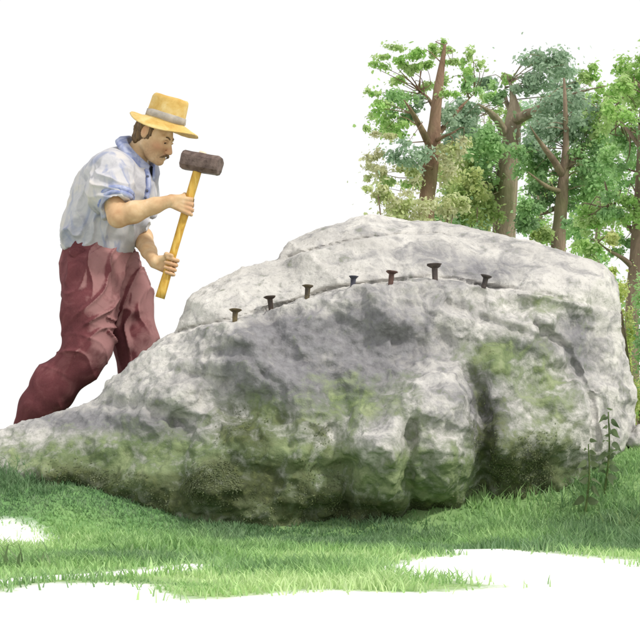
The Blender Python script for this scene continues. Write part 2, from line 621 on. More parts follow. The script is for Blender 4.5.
def front_y(x, z):
    """depth of the boulder's front skin and the inside measure"""
    px = 320 + x * FPX / (CD - 0.2)
    d, ins = poly_dist(x, z, CLOSED)
    dl, _ = poly_dist(x, z, OUTW, closed=False)
    dl = np.where(ins, dl, -dl)
    t = np.clip(dl / RAD(px), 0, 1)
    g = np.sqrt(np.clip(1 - (1 - t) ** 2, 0, 1))
    g = 0.55 * g + 0.45 * t ** 0.8
    rim = np.minimum(0.10, DEP(px) * 0.35)
    yf = YMID(px) - rim - (DEP(px) - rim) * g
    # relief
    inn = smooth(0.0, 0.30, dl) * np.where((z > splitZ(x)) & (x > P(176, 0, -0.2)[0]), 0.22 + 0.6 * smooth(P(480, 0, 0)[0], P(600, 0, 0)[0], x), 1.0)
    yf = yf + inn * (0.085 * fbm(x * 1.9, z * 2.3, 0.0, 3, 40) + 0.035 * fbm(x * 6, z * 7, 2.0, 3, 44))
    cell = np.abs(vnoise(x * 4.2 + 0.5 * z, z * 4.8, 5.0, 47)); cell2 = np.abs(vnoise(x * 9 - z * 3, z * 8, 5.0, 49))
    yf = yf - inn * (0.05 * cell + 0.022 * cell2)
    # upper slab set back behind the split, with an open crack
    zs = splitZ(x) + 0.006 * vnoise(x * 14, 0.0, 0.0, 3)
    dz = z - zs
    on = smooth(P(168, 0, 0)[0], P(186, 0, 0)[0], x)
    fade = on * (1 - 0.75 * smooth(P(490, 0, -.5)[0], P(535, 0, -.5)[0], x))
    yf = yf + fade * 0.075 * smooth(-0.010, 0.012, dz)
    yf = yf + fade * (0.065 + 0.03 * vnoise(x * 6, 0.0, 2.0, 8)) * np.exp(-((dz - 0.003) / 0.008) ** 2)
    dt = z - tierZ(x)
    ton = smooth(P(268, 0, 0)[0], P(292, 0, 0)[0], x) * (1 - smooth(P(430, 0, 0)[0], P(500, 0, 0)[0], x))
    yf = yf + ton * (0.16 * smooth(-0.01, 0.012, dt) + 0.07 * np.exp(-(dt / 0.011) ** 2))
    # fresh broken face of the slab is flatter
    # knobs and the crevice on the front
    yf = yf - 0.12 * blob(x, z, 384, 452, 30, 42, pw=3) - 0.11 * blob(x, z, 440, 408, 40, 50, pw=3) - 0.08 * blob(x, z, 440, 468, 26, 30, pw=3)
    yf = yf - 0.07 * blob(x, z, 250, 470, 70, 60, pw=3) - 0.10 * blob(x, z, 545, 430, 55, 70, pw=3) - 0.05 * blob(x, z, 300, 360, 60, 40, pw=3)
    cr = seg_dist(x, z, [(474, 372), (480, 400), (486, 440), (488, 480), (480, 515)])
    yf = yf + 0.10 * np.exp(-(cr / 0.05) ** 2)
    for pts, dep, wd in (([(205, 352), (240, 345), (262, 372)], 0.03, 0.02), ([(545, 320), (580, 345), (605, 400), (608, 450)], 0.05, 0.018),
                         ([(330, 430), (350, 470), (345, 520)], 0.05, 0.035), ([(410, 425), (405, 470), (415, 510)], 0.07, 0.03),
                         ([(100, 402), (140, 405), (185, 430)], 0.04, 0.03), ([(455, 300), (500, 318), (560, 340)], 0.03, 0.02)):
        yf = yf + dep * np.exp(-(seg_dist(x, z, pts) / wd) ** 2)
    zf = ground_z(x, np.full_like(x, -1.0) + 0.75 * smooth(0.9, 1.7, np.abs(x)))
    yf = yf + 0.13 * smooth(0.20, -0.02, z - zf) * smooth(-1.1, -0.3, x)
    return yf, dl, dz

h = 0.009
B_lo, B_hi = np.array([-2.3, -1.25, -0.22]), np.array([1.72, 1.42, 1.62])
bf = Field(B_lo, B_hi, h)
bx, by, bz = bf.coords()
X2, Z2 = np.meshgrid(bx.ravel().astype(float), bz.ravel().astype(float), indexing='ij')
yf2, dl2, _ = front_y(X2, Z2)
px2 = 320 + X2 * FPX / (CD - 0.2)
tb = np.clip(dl2 / (RAD(px2) * 0.8), 0, 1)
yb2 = YMID(px2) + BACK(px2) * np.sqrt(1 - (1 - tb) ** 2) + 0.05 * fbm(X2 * 2.2, Z2 * 2.2, 9.0, 3, 60) * smooth(0, 0.2, dl2)
f3 = np.maximum(yf2[:, None, :].astype(np.float32) - by, by - yb2[:, None, :].astype(np.float32))
f3 = np.maximum(f3 * 0.7, -dl2[:, None, :].astype(np.float32) * 1.0)
f3 = np.maximum(f3, (-0.19 - bz))
# undercut at the foot of the front
Vb, Fb = surface_nets(f3, B_lo, h)
del f3
Vb = relax(Vb, Fb, 1, 0.5)
Nb = normals(Vb, Fb)
x, y, z = Vb.T
amp = 0.010 * fbm(x * 11, y * 11, z * 11, 3, 70) - 0.014 * np.abs(vnoise(x * 17, y * 17, z * 17, 75)) + 0.004 * fbm(x * 45, y * 45, z * 45, 2, 78)
amp = amp * np.where((z > splitZ(x)) & (x > P(176, 0, -0.2)[0]), 0.55, 1.0)
Vb = Vb + Nb * amp[:, None]
# patches of lichen, moss and old weathering, with shade painted along the foot and crevice
x, y, z = Vb.T
sq = 1.0
BL = lambda *a, **k: blob(x, z, *a, **k)
moss = (0.6 * BL(310, 505, 330, 48, pw=4) + 0.9 * BL(60, 455, 130, 22, -0.4) + 0.8 * BL(150, 470, 60, 40, -0.5) + 0.9 * BL(255, 480, 70, 70) + 0.5 * BL(262, 410, 28, 22) + 0.75 * BL(350, 400, 40, 30)
        + 0.9 * BL(330, 500, 80, 50) + 0.6 * BL(395, 470, 40, 50) + 0.95 * BL(545, 480, 75, 55) + 0.65 * BL(520, 365, 55, 34) + 0.5 * BL(560, 400, 30, 40) + 0.55 * BL(500, 350, 28, 22)
        + 0.6 * BL(555, 298, 60, 12) + 0.55 * BL(430, 470, 50, 60) + 0.5 * BL(420, 350 + 40, 25, 20))
moss = np.clip(moss - 0.7 * BL(384, 448, 26, 36, pw=4) - 0.6 * BL(446, 398, 30, 34, pw=4) - 0.3 * BL(430, 455, 20, 26, pw=4), 0, 1)
moss_shade = 0.9 * np.clip(0.55 * BL(330, 528, 250, 26, pw=4) + 0.5 * BL(110, 488, 130, 18, -0.5, pw=4) + 0.8 * BL(215, 495, 70, 30) + 0.7 * BL(300, 500, 55, 48) + 0.75 * BL(360, 515, 60, 30) + 0.6 * BL(430, 512, 50, 30) + 0.9 * BL(488, 440, 15, 60) + 0.85 * BL(540, 490, 70, 45) + 0.6 * BL(120, 482, 70, 22, -0.5) + 0.5 * BL(250, 430, 30, 20), 0, 1)  # dark moss and painted shade together, along the foot and in the crevice
moss_shade = np.clip(moss_shade - 0.6 * BL(384, 448, 28, 40, pw=4) + 0.5 * (moss_shade > 0.05) * fbm(x * 3.5, y * 3.5, z * 3.5, 4, 85), 0, 1)
grey = np.clip(0.28 * (z < splitZ(x)) + 0.22 * (z > tierZ(x)) + 0.9 * BL(255, 365, 42, 32) + 0.7 * BL(300, 330, 60, 18) + 0.85 * BL(380, 335, 60, 40) + 0.8 * BL(500, 258, 60, 16) + 0.5 * BL(420, 240, 60, 16) + 0.6 * BL(170, 430, 60, 18, -0.5) + 0.7 * BL(80, 420, 60, 12, -0.3)
               + 0.6 * BL(490, 410, 30, 60) + 0.7 * BL(530, 345, 40, 10) + 0.6 * BL(590, 340, 20, 50) + 0.7 * BL(330, 390, 70, 30), 0, 1)
mcol = np.stack([moss, moss_shade, grey], 1)
m = Mat('granite', 0.93, 0.15)
a = m.sep(m.attr('patch').outputs['Color'])
n1 = m.noise(3.2, 7, 0.62, 0.6); n2 = m.noise(9.0, 6, 0.62, 0.8); n3 = m.noise(70, 3, 0.6); n4 = m.noise(24, 5, 0.65)
stone = m.ramp(n1, (0.30, S(186, 183, 178, 0.82)), (0.5, S(212, 209, 203, 0.82)), (0.7, S(230, 227, 220, 0.84)))
stone = m.mix(m.ramp(n2, (0.5, 0.0), (0.68, 0.55)), stone, S(156, 154, 156, 0.8))
stone = m.mix(m.ramp(n3, (0.56, 0.0), (0.72, 0.45)), stone, S(128, 124, 120, 0.8))
vary = m.math('ADD', m.math('MULTIPLY', m.math('SUBTRACT', n2, 0.5), 1.7), m.math('MULTIPLY', m.math('SUBTRACT', n4, 0.5), 1.0))
def spot(ch, gain=1.0, lo=0.36, hi=0.62, top=1.0):
    return m.ramp(m.math('ADD', m.math('MULTIPLY', ch, gain), vary), (lo, 0.0), (hi, top))
gcol = m.ramp(n4, (0.3, S(104, 103, 108, 0.8)), (0.7, S(152, 151, 155, 0.8)))
stone = m.mix(spot(a[2], 1.0, 0.12, 0.85, 0.9), stone, gcol)
mc = m.ramp(n2, (0.28, S(72, 92, 56, 0.85)), (0.46, S(104, 122, 78, 0.85)), (0.6, S(142, 156, 110, 0.85)), (0.76, S(188, 196, 158, 0.85)))
stone = m.mix(spot(a[0], 1.0, 0.20, 0.95, 0.92), stone, mc)
dc = m.ramp(n4, (0.3, S(46, 48, 36, 0.9)), (0.55, S(74, 80, 52, 0.9)), (0.75, S(112, 118, 76, 0.9)))  # dark olive for the mossy painted shade
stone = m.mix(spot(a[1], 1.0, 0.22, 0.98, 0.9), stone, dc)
m.base(stone)
m.bump(n4, 0.6, 0.02)
m.bump(n3, 0.35, 0.006)
GRANITE = m.m

boulder = thing('boulder', 'huge pale granite boulder with mossy foot and a row of iron wedges along its crack', 'boulder', (0.0, 0.0, 0.0))
fc = Vb[Fb].mean(1)
upper = (fc[:, 2] > splitZ(fc[:, 0])) & (fc[:, 0] > P(176, 0, -0.3)[0])
cap_ = upper & (fc[:, 2] > tierZ(fc[:, 0])) & (fc[:, 0] > P(279, 0, -0.1)[0]) & (fc[:, 0] < P(520, 0, 0)[0])
upper &= ~cap_
def submesh(name, sel, label=None):
    F = Fb[sel]
    u, inv = np.unique(F, return_inverse=True)
    me = mesh_np(name, Vb[u], inv.reshape(F.shape))
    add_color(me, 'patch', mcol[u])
    p = part(name, me, GRANITE, boulder)
    if label:
        p['label'] = label
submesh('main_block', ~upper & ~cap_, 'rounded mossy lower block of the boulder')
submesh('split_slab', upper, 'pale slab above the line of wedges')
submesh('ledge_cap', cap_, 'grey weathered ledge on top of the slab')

# moss cushions and little leaves growing on the stone
def leaf_cards(C, Nrm, size, tint, aspect=0.55, jitter=0.9, rng=RNG, fold=0.18):
    """many six-sided leaves; C centres, Nrm facing, size lengths, tint (n,3)"""
    n = len(C)
    N = Nrm + jitter * rng.normal(size=(n, 3))
    N /= np.linalg.norm(N, axis=1)[:, None]
    T = np.cross(N, rng.normal(size=(n, 3)))
    T /= np.linalg.norm(T, axis=1)[:, None] + 1e-9
    W = np.cross(N, T)
    L = np.asarray(size)[:, None]
    u = np.array([-0.5, -0.22, 0.18, 0.5, 0.18, -0.22])
    v = np.array([0, 0.42, 0.40, 0, -0.40, -0.42])
    V = C[:, None] + L[:, None] * (u[None, :, None] * T[:, None] + (aspect * 2 * v * 0.5 * 1.0)[None, :, None] * W[:, None] + (np.abs(v) * fold)[None, :, None] * N[:, None])
    # irregular outline
    V = V + (L * 0.06)[:, None] * rng.normal(size=(n, 6, 3))
    i = np.arange(n)[:, None] * 6
    F = np.concatenate([i + np.array([0, 1, 2, 3]), i + np.array([0, 3, 4, 5])], 1).reshape(-1, 4)
    return V.reshape(-1, 3), F, np.repeat(tint, 6, 0)

def srgb_rows(cols, k=1.0):
    return np.array([S(*c, k)[:3] for c in cols])

vis = (Nb[:, 1] < 0.15) & (z > ground_z(x, y) - 0.02) & (y < 0.2)
dens = np.clip(moss * 0.3 + moss_shade * 1.2 - 0.5, 0, 1) ** 1.2 * np.clip(0.4 + 1.4 * fbm(x * 7, y * 7, z * 7, 3, 90), 0, 1) * vis
pr = dens / dens.sum()
pick = RNG.choice(len(Vb), 6000, p=pr)
jit = RNG.normal(size=(len(pick), 3)) * 0.006
jit -= (jit * Nb[pick]).sum(1, keepdims=True) * Nb[pick]
mt = srgb_rows([(100, 112, 66), (120, 132, 78), (144, 156, 96), (88, 98, 60), (130, 142, 88)], 0.55)
hue = np.clip((fbm(x[pick] * 4, y[pick] * 4, z[pick] * 4, 2, 95) * 2.2 + 2 + RNG.normal(size=len(pick)) * 0.8), 0, 4).astype(int)
tint = mt[hue] * RNG.uniform(0.8, 1.2, (len(pick), 1))
LV, LF, LT = leaf_cards(Vb[pick] + jit + Nb[pick] * RNG.uniform(0.001, 0.004, (len(pick), 1)), Nb[pick] * 1.2 + np.array([0, 0, 0.3]), RNG.uniform(0.004, 0.010, len(pick)), tint, 0.8, 0.35)
me = mesh_np('moss', LV, LF); add_color(me, 'tint', LT)
part('moss', me, GRASS, boulder, kind='stuff')

# ------------------------------------------------------------------ iron wedges along the crack
def lathe(profile, sides=18, wob=0.0, seed=0, flat=1.0):
    prof = np.asarray(profile, float)
    th = np.linspace(0, 2 * np.pi, sides, endpoint=False)
    r = prof[:, 0][:, None] * (1 + wob * np.array([vnoise(np.cos(th) * 1.6 + seed, np.sin(th) * 1.6, k * 0.7, seed) for k in range(len(prof))]))
    V = np.stack([r * np.cos(th), flat * r * np.sin(th), np.repeat(prof[:, 1][:, None], sides, 1)], -1).reshape(-1, 3)
    i = np.arange(len(prof) - 1)[:, None] * sides; j = np.arange(sides)[None]; jn = (j + 1) % sides
    F = np.stack([i + j, i + jn, i + sides + jn, i + sides + j], -1).reshape(-1, 4).tolist()
    return V, F

IRON = [two_tone('iron_%d' % i, a, b, 38, 0.6, 0.5, 0.003, 0.4) for i, (a, b) in enumerate(
    [(S(66, 54, 40), S(112, 98, 62)), (S(40, 32, 28), S(74, 58, 46)), (S(46, 38, 32), S(100, 88, 62)),
     (S(44, 44, 54), S(82, 82, 96)), (S(66, 44, 40), S(100, 74, 64)), (S(50, 42, 40), S(84, 72, 66)), (S(40, 36, 36), S(78, 68, 62))])]
WEDGES = [(235, 321, 12, 14, 0.05, 'olive-rusted iron wedge in the crack, the one closest to the hammer man'),
          (271, 310, 14, 14, -0.10, 'dark iron wedge in the crack, second from the hammer man'),
          (307, 299, 14, 12, 0.06, 'brown-stained narrow iron wedge, third from the hammer man'),
          (353, 288, 12, 11, 0.05, 'small bluish iron wedge, fourth from the hammer man, in the middle of the row'),
          (391, 284, 13, 13, 0.10, 'reddish rusty iron wedge, fifth from the hammer man'),
          (435, 280, 16, 17, 0.0, 'tallest iron wedge with widest head, sixth from the hammer man'),
          (484, 288, 13, 13, 0.22, 'tilted dark iron wedge at the far end of the row, nearest the trees')]
for i, (wx, wy, wh, ww, tilt, lab) in enumerate(WEDGES):
    X0 = P(wx, wy, -0.45)[0]
    z0 = float(splitZ(X0))
    yv = float(front_y(np.array([X0]), np.array([z0 - 0.025]))[0][0])
    Y0 = yv + 0.035
    X0 = P(wx, wy, Y0)[0]
    z0 = float(splitZ(X0))
    s = (Y0 + CD) / FPX
    top = P(wx, wy - wh, Y0)[2] - z0
    rw = ww * s * 0.45
    w = thing('iron_wedge', lab, 'wedge', (X0, Y0, z0), 'iron wedges driven along the crack')
    w.rotation_euler = (R(-4 + 3 * math.sin(i * 2.1)), tilt, 0.4 * math.sin(i * 1.7))
    rs = max(0.013, rw * 0.42)
    V, F = lathe([(0.0001, -0.07), (rs * 0.6, -0.07), (rs * 0.9, -0.02), (rs * 0.95, top * 0.35), (rs * 1.0, top * 0.75), (rs * 1.35, top * 0.92), (0.0001, top * 0.93)], 14, 0.12, i, 0.8)
    obj('shaft', mesh_py('shaft', V, F), IRON[i], w)
    th_ = rw * 0.22
    V, F = lathe([(0.0001, top - 2.2 * th_), (rs * 1.2, top - 2.2 * th_), (rw * 0.85, top - 1.2 * th_), (rw, top - 0.5 * th_), (rw * 0.96, top), (rw * 0.7, top + 0.35 * th_), (0.0001, top + 0.45 * th_)], 18, 0.22, i + 20, 0.8)
    obj('struck_head', mesh_py('struck_head', V, F), IRON[i], w)

# ------------------------------------------------------------------ the man
YM = 0.36
def MP(px, py, dy=0.0):
    return P(px, py, YM + dy)

skin = Mat('skin', 0.65, 0.25)
n = skin.noise(14, 4, 0.55, 0.3)
sk_a = skin.sep(skin.attr('flush').outputs['Color'])
sk_c = skin.ramp(n, (0.3, S(184, 146, 108)), (0.55, S(208, 176, 136)), (0.75, S(222, 198, 164)))
sk_c = skin.mix(skin.math('MULTIPLY', sk_a[0], 0.55), sk_c, S(196, 128, 100))
sk_c = skin.mix(skin.math('MULTIPLY', skin.math('MULTIPLY', sk_a[1], skin.ramp(skin.noise(140, 2, 0.6), (0.35, 0.5), (0.65, 1.0))), 0.4), sk_c, S(128, 104, 84))
skin.base(sk_c)
skin.b.inputs['Subsurface Weight'].default_value = 0.08
skin.b.inputs['Subsurface Radius'].default_value = (0.01, 0.004, 0.002)
skin.bump(skin.noise(90, 3), 0.12, 0.002)

YAW, PIT = R(24), R(24)
hf = np.array([math.cos(PIT) * math.cos(YAW), -math.cos(PIT) * math.sin(YAW), -math.sin(PIT)])
hu = np.array([math.sin(PIT) * math.cos(YAW), -math.sin(PIT) * math.sin(YAW), math.cos(PIT)])
hr = np.cross(hf, hu)
HC = MP(154, 137, -0.04)
def H(a, s, u):
    return HC + a * hf + s * hr + u * hu
HAX = np.stack([hf, hr, hu])

# sledgehammer axis
HY = YM - 0.30
h0, h1 = P(160, 298, HY + 0.03), P(203, 152, HY)
hax = unit(h1 - h0)
hd = unit(np.array([hax[2], 0, -hax[0]]))          # across the handle, away from the body
hn = np.cross(hax, hd)                              # +Y-ish
if hn[1] < 0:
    hn = -hn
RH = 0.0215
def on_handle(py):
    t = (py - 298.0) / (152.0 - 298.0)
    return h0 + t * (h1 - h0)

def grip(F, c, n, d, hx, elbow_chain, k=0.008):
    """a closed hand: palm on the -n side of the handle, four fingers round the d side, thumb round the other"""
    def ring(phi, r, o):
        return c + hx * o + r * (-n * math.cos(phi) + d * math.sin(phi))
    wrist = c - d * 0.082 - n * (RH + 0.012)
    F.chain(elbow_chain + [(wrist, 0.029)], 0.02)
    pal = c - n * (RH + 0.014) - d * 0.012
    for o in (-0.034, -0.0115, 0.0125, 0.036):
        F.cap(wrist + hx * o * 0.45, c + hx * o + ring(R(38), RH + 0.015, 0) - c, 0.0165, 0.0118, 0.007)
    for o, ln, rr in ((0.036, 1.0, 0.0100), (0.0125, 1.06, 0.0104), (-0.0115, 1.0, 0.0100), (-0.034, 0.86, 0.0090)):
        pts = [(ring(R(35), RH + 0.0135, o), rr * 1.06), (ring(R(35 + 62 * ln), RH + 0.0105, o * 1.02), rr * 1.02), (ring(R(35 + 125 * ln), RH + 0.009, o * 1.0), rr), (ring(R(35 + 180 * ln), RH + 0.0085, o * 0.98), rr * 0.86)]
        F.chain(pts, 0.002)
    pts = [(wrist + hx * 0.014 + d * 0.012, 0.017), (ring(R(-58), RH + 0.014, 0.036), 0.0145), (ring(R(-120), RH + 0.011, 0.050), 0.0115), (ring(R(-178), RH + 0.0095, 0.052), 0.0095)]
    F.chain(pts, 0.008)

bl, bh = np.array([-1.72, -0.16, 0.34]), np.array([-0.62, 0.86, 2.12])
body = Field(bl, bh, 0.0036)
# head
body.ell(H(-0.012, 0, 0.028), (0.100, 0.077, 0.092), HAX, 0.02)
body.ell(H(0.030, 0, -0.020), (0.066, 0.064, 0.088), HAX, 0.03)
body.cap(H(0.035, 0.030, -0.085), H(0.070, 0.010, -0.100), 0.024, 0.020, 0.025)
body.cap(H(0.035, -0.030, -0.085), H(0.070, -0.010, -0.100), 0.024, 0.020, 0.025)
body.ell(H(0.080, 0, -0.102), (0.020, 0.022, 0.018), HAX, 0.012)
for sgn in (1, -1):
    body.cap(H(-0.012, sgn * 0.058, -0.052), H(0.050, sgn * 0.030, -0.098), 0.016, 0.015, 0.022)       # jaw line
    body.ell(H(0.070, sgn * 0.040, -0.025), (0.018, 0.020, 0.018), HAX, 0.018)                           # cheekbone
    body.cap(H(0.086, sgn * 0.012, 0.020), H(0.078, sgn * 0.045, 0.020), 0.011, 0.010, 0.012)            # brow
    body.ell(H(0.094, sgn * 0.030, 0.000), (0.016, 0.017, 0.011), HAX, 0.008, cut=True)                  # eye socket
    body.ell(H(0.080, sgn * 0.030, 0.000), (0.0125, 0.0125, 0.0115), HAX, 0.003)
    body.ell(H(-0.018, sgn * 0.076, 0.012), (0.019, 0.009, 0.032), HAX, 0.006)                           # ear
    body.ell(H(-0.013, sgn * 0.087, 0.014), (0.010, 0.006, 0.019), HAX, 0.004, cut=True)
    body.ell(H(0.106, sgn * 0.012, -0.046), (0.011, 0.009, 0.009), HAX, 0.006)                           # nostril wing
body.cap(H(0.090, 0, 0.012), H(0.117, 0, -0.040), 0.010, 0.0135, 0.010)
body.cap(H(0.094, 0.0, -0.066), H(0.090, 0.0, -0.066), 0.012, 0.012, 0.012)
body.cap(H(0.092, 0.018, -0.0815), H(0.092, -0.018, -0.0815), 0.0075, 0.0075, 0.006)                    # lower lip
body.cap(H(0.104, 0.020, -0.0745), H(0.104, -0.020, -0.0745), 0.004, 0.004, 0.003, cut=True)            # mouth line
# neck and trunk (under the shirt)
nb = MP(133, 160, 0.0)
body.cap(H(-0.035, 0, -0.03), nb, 0.056, 0.062, 0.02)
tr = [(MP(97, 250, 0.02), 0.125), (MP(104, 222, 0.01), 0.125), (MP(116, 186, 0.0), 0.14), (MP(124, 172, 0.0), 0.10)]
body.chain(tr, 0.05, squash=((0.42, 0.9, 0), 1.0))
SR, SL = MP(110, 173, -0.15), MP(138, 170, 0.15)
body.cap(SR, SL, 0.065, 0.065, 0.04)
ER = P(118, 217, YM - 0.30)
EL = P(137, 228, YM + 0.14)
body.chain([(SR, 0.062), (P(112, 196, YM - 0.24), 0.058), (ER, 0.050)], 0.02)
body.chain([(SL, 0.062), (P(138, 200, YM + 0.19), 0.056), (EL, 0.048)], 0.02)
cR = on_handle(206)
cL = on_handle(266)
fore = lambda e, w_: [(e, 0.050), (e + (w_ - e) * 0.30, 0.053), (e + (w_ - e) * 0.70, 0.038)]
wR = cR - hd * 0.082 - hn * (RH + 0.012)
wL = cL - hd * 0.082 + hn * (RH + 0.012)
grip(body, cR, hn, hd, hax, fore(ER, wR))
grip(body, cL, -hn, hd, hax, fore(EL, wL))
# legs (inside the trousers) and feet
HR_, HL_ = MP(84, 262, -0.09), MP(112, 260, 0.09)
KR, KL = MP(90, 352, -0.12), MP(132, 336, 0.08)
AR, AL = MP(34, 424, -0.06), MP(143, 424, 0.10)
body.cap(MP(97, 250, 0.02), MP(98, 262, 0.0), 0.13, 0.12, 0.04)
body.chain([(HR_, 0.085), (KR, 0.058), (AR, 0.042)], 0.03)
body.chain([(HL_, 0.085), (KL, 0.058), (AL, 0.042)], 0.03)
Vp, Fp = body.surf()
Vp = relax(Vp, Fp, 1, 0.5)
person_me = mesh_np('person', Vp, Fp)
hl_ = (Vp - HC) @ HAX.T
eb = lambda c, r: np.exp(-(((hl_ - np.array(c)) / np.array(r)) ** 2).sum(1))
flush = eb((0.112, 0, -0.04), (0.02, 0.02, 0.022)) + 0.8 * eb((0.07, 0.05, -0.03), (0.03, 0.025, 0.02)) + 0.8 * eb((0.07, -0.05, -0.03), (0.03, 0.025, 0.02)) + 0.7 * eb((-0.018, 0.08, 0.012), (0.02, 0.02, 0.03))
flush = flush + 0.7 * np.exp(-(np.linalg.norm(Vp - (cR - hn * 0.03 + hd * 0.02), axis=1) / 0.035) ** 2) + 0.5 * np.exp(-(np.linalg.norm(Vp - ER, axis=1) / 0.06) ** 2) + 0.6 * np.exp(-(np.linalg.norm(Vp - (cL - hn * 0.03 + hd * 0.01), axis=1) / 0.035) ** 2)
stub = np.clip(eb((0.06, 0.03, -0.085), (0.05, 0.05, 0.04)) + eb((0.01, 0.06, -0.06), (0.03, 0.03, 0.04)) + eb((0.06, -0.03, -0.085), (0.05, 0.05, 0.04)), 0, 1)
add_color(person_me, 'flush', np.clip(np.stack([flush, stub, stub * 0], 1), 0, 1))
pbase = np.array([MP(92, 0, 0)[0], YM, 0.40])
person = obj('person', person_me, skin.m)
person_me.transform(Matrix.Translation(Vector(-pbase)))
person.location = pbase
person['label'] = 'man in straw hat, rolled sleeves and maroon trousers gripping a sledgehammer'
person['category'] = 'person'

def wear(name, me, mat, parent=None, **kw):
    o = obj(name, me, mat, parent or person, **kw)
    o.location = -Vector(pbase) if parent is None else (0, 0, 0)
    return o

# trousers
tl, thh = np.array([-1.80, 0.0, 0.36]), np.array([-0.68, 0.72, 1.48])
tf_ = Field(tl, thh, 0.0062)
tf_.cap(MP(97, 246, 0.02), MP(97, 262, 0.01), 0.166, 0.172, 0.05, squash=((0.42, 0.9, 0), 0.92))
tf_.cap(MP(90, 268, -0.01), MP(92, 290, -0.06), 0.135, 0.135, 0.06)
tf_.chain([(MP(90, 275, -0.09), 0.138), (MP(88, 312, -0.12), 0.128), (MP(88, 345, -0.13), 0.116), (MP(80, 364, -0.12), 0.110)], 0.05)
tf_.chain([(MP(80, 362, -0.12), 0.110), (MP(56, 386, -0.09), 0.108), (MP(38, 408, -0.07), 0.092), (MP(30, 424, -0.06), 0.078)], 0.03)
tf_.chain([(MP(112, 268, 0.10), 0.135), (MP(124, 300, 0.09), 0.140), (MP(133, 338, 0.08), 0.112), (MP(140, 372, 0.09), 0.098), (MP(144, 418, 0.10), 0.088)], 0.04)
Vt, Ft = tf_.surf()
Vt = relax(Vt, Ft, 3, 0.5)
Nt = normals(Vt, Ft)
x, y, z = Vt.T
pxx = 320 + x * FPX / (CD + YM); pyy = HZ - (z - CH) * FPX / (CD + YM)
# folds: slack cloth hanging from the waistband, bunching at the knees and in the crotch
def ridges(u, seed, sharp=1.6):
    return (1 - np.abs(np.sin(u)) ** 0.7) ** sharp
w1 = fbm(x * 5, y * 5, z * 3, 3, 101)
w2 = fbm(x * 2.6, y * 2.6, z * 2.6, 2, 103)
hang = ridges(pxx * 0.15 + 4.0 * w2 + pyy * 0.03, 1, 2.2)
knee = ridges(pyy * 0.115 - pxx * 0.10 + 4.5 * w2, 2, 2.6)
cro = ridges(pyy * 0.10 + pxx * 0.12 + 4.0 * w2, 3, 2.2)
brk = smooth(-0.2, 0.5, fbm(x * 4, y * 4, z * 4, 2, 107))
wk = np.exp(-((pyy - 356) / 22) ** 2) + np.exp(-((pyy - 325) / 32) ** 2) * (pxx > 112)
wh_ = np.exp(-((pyy - 262) / 30) ** 2)
wc = np.exp(-((pyy - 300) / 40) ** 2) * np.exp(-((pxx - 112) / 26) ** 2)
disp = 0.024 * hang * wh_ + 0.026 * knee * wk * (0.3 + 0.7 * brk) + 0.030 * cro * wc + 0.016 * fbm(x * 5, y * 5, z * 4, 3, 105) + 0.010 * cro * brk
Vt = Vt + Nt * disp[:, None]
Vt = relax(Vt, Ft, 1, 0.5)
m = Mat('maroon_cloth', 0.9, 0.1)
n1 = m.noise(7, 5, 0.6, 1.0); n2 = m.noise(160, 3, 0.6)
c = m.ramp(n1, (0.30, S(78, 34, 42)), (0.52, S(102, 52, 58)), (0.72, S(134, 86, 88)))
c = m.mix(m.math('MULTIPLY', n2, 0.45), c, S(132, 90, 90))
light_fac = m.math('ADD', m.sep(m.attr('front_light').outputs['Color'])[0], m.math('MULTIPLY', m.math('SUBTRACT', m.noise(16, 4, 0.6, 1.5), 0.5), 0.9))
c = m.mix(m.ramp(light_fac, (0.48, 0.0), (0.95, 0.55)), c, S(178, 138, 136))  # pale pink highlight painted into the cloth
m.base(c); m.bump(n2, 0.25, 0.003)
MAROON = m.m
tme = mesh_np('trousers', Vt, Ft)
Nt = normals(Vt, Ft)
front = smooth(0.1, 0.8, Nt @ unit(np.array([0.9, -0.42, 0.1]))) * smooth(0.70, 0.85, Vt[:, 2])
front_light = np.clip(front * 1.0 + 0.25 * fbm(Vt[:, 0] * 9, Vt[:, 1] * 9, Vt[:, 2] * 5, 3, 109), 0, 1)  # highlight mask: forward-facing cloth is coloured lighter, broken up by noise
add_color(tme, 'front_light', np.stack([front_light] * 3, 1))
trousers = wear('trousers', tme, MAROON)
# waistband with a flap button at the back and a belt
ring = []
for t in np.linspace(0, 2 * np.pi, 40, endpoint=True):
    c0 = MP(97, 250, 0.02)
    ring.append(c0 + 0.164 * (math.cos(t) * np.array([0.95, -0.1, -0.03]) + math.sin(t) * np.array([0.1, 0.88, 0.0])))
V, F = tube(ring, 0.014, 8, cap=False)
wear('waistband', mesh_py('waistband', V, F), two_tone('dark_maroon', S(70, 32, 40), S(100, 52, 58), 20), trousers)
from mathutils.bvhtree import BVHTree
tb_ = BVHTree.FromPolygons(Vt.tolist(), Ft.tolist())
o_ = Vector((0, -CD, CH))
hit = tb_.ray_cast(o_, (Vector(MP(78, 253).tolist()) - o_).normalized())
tab_at = np.array(hit[0]) if hit[0] is not None else MP(78, 253, -0.1)
V, F = lathe([(0.0001, -0.006), (0.026, -0.006), (0.028, 0.0), (0.024, 0.006), (0.0001, 0.008)], 16)
fl = mesh_py('back_tab', np.stack([V[:, 0] * 1.5, -V[:, 2], V[:, 1]], 1) + tab_at, F)
wear('back_tab', fl, MAROON, trousers)

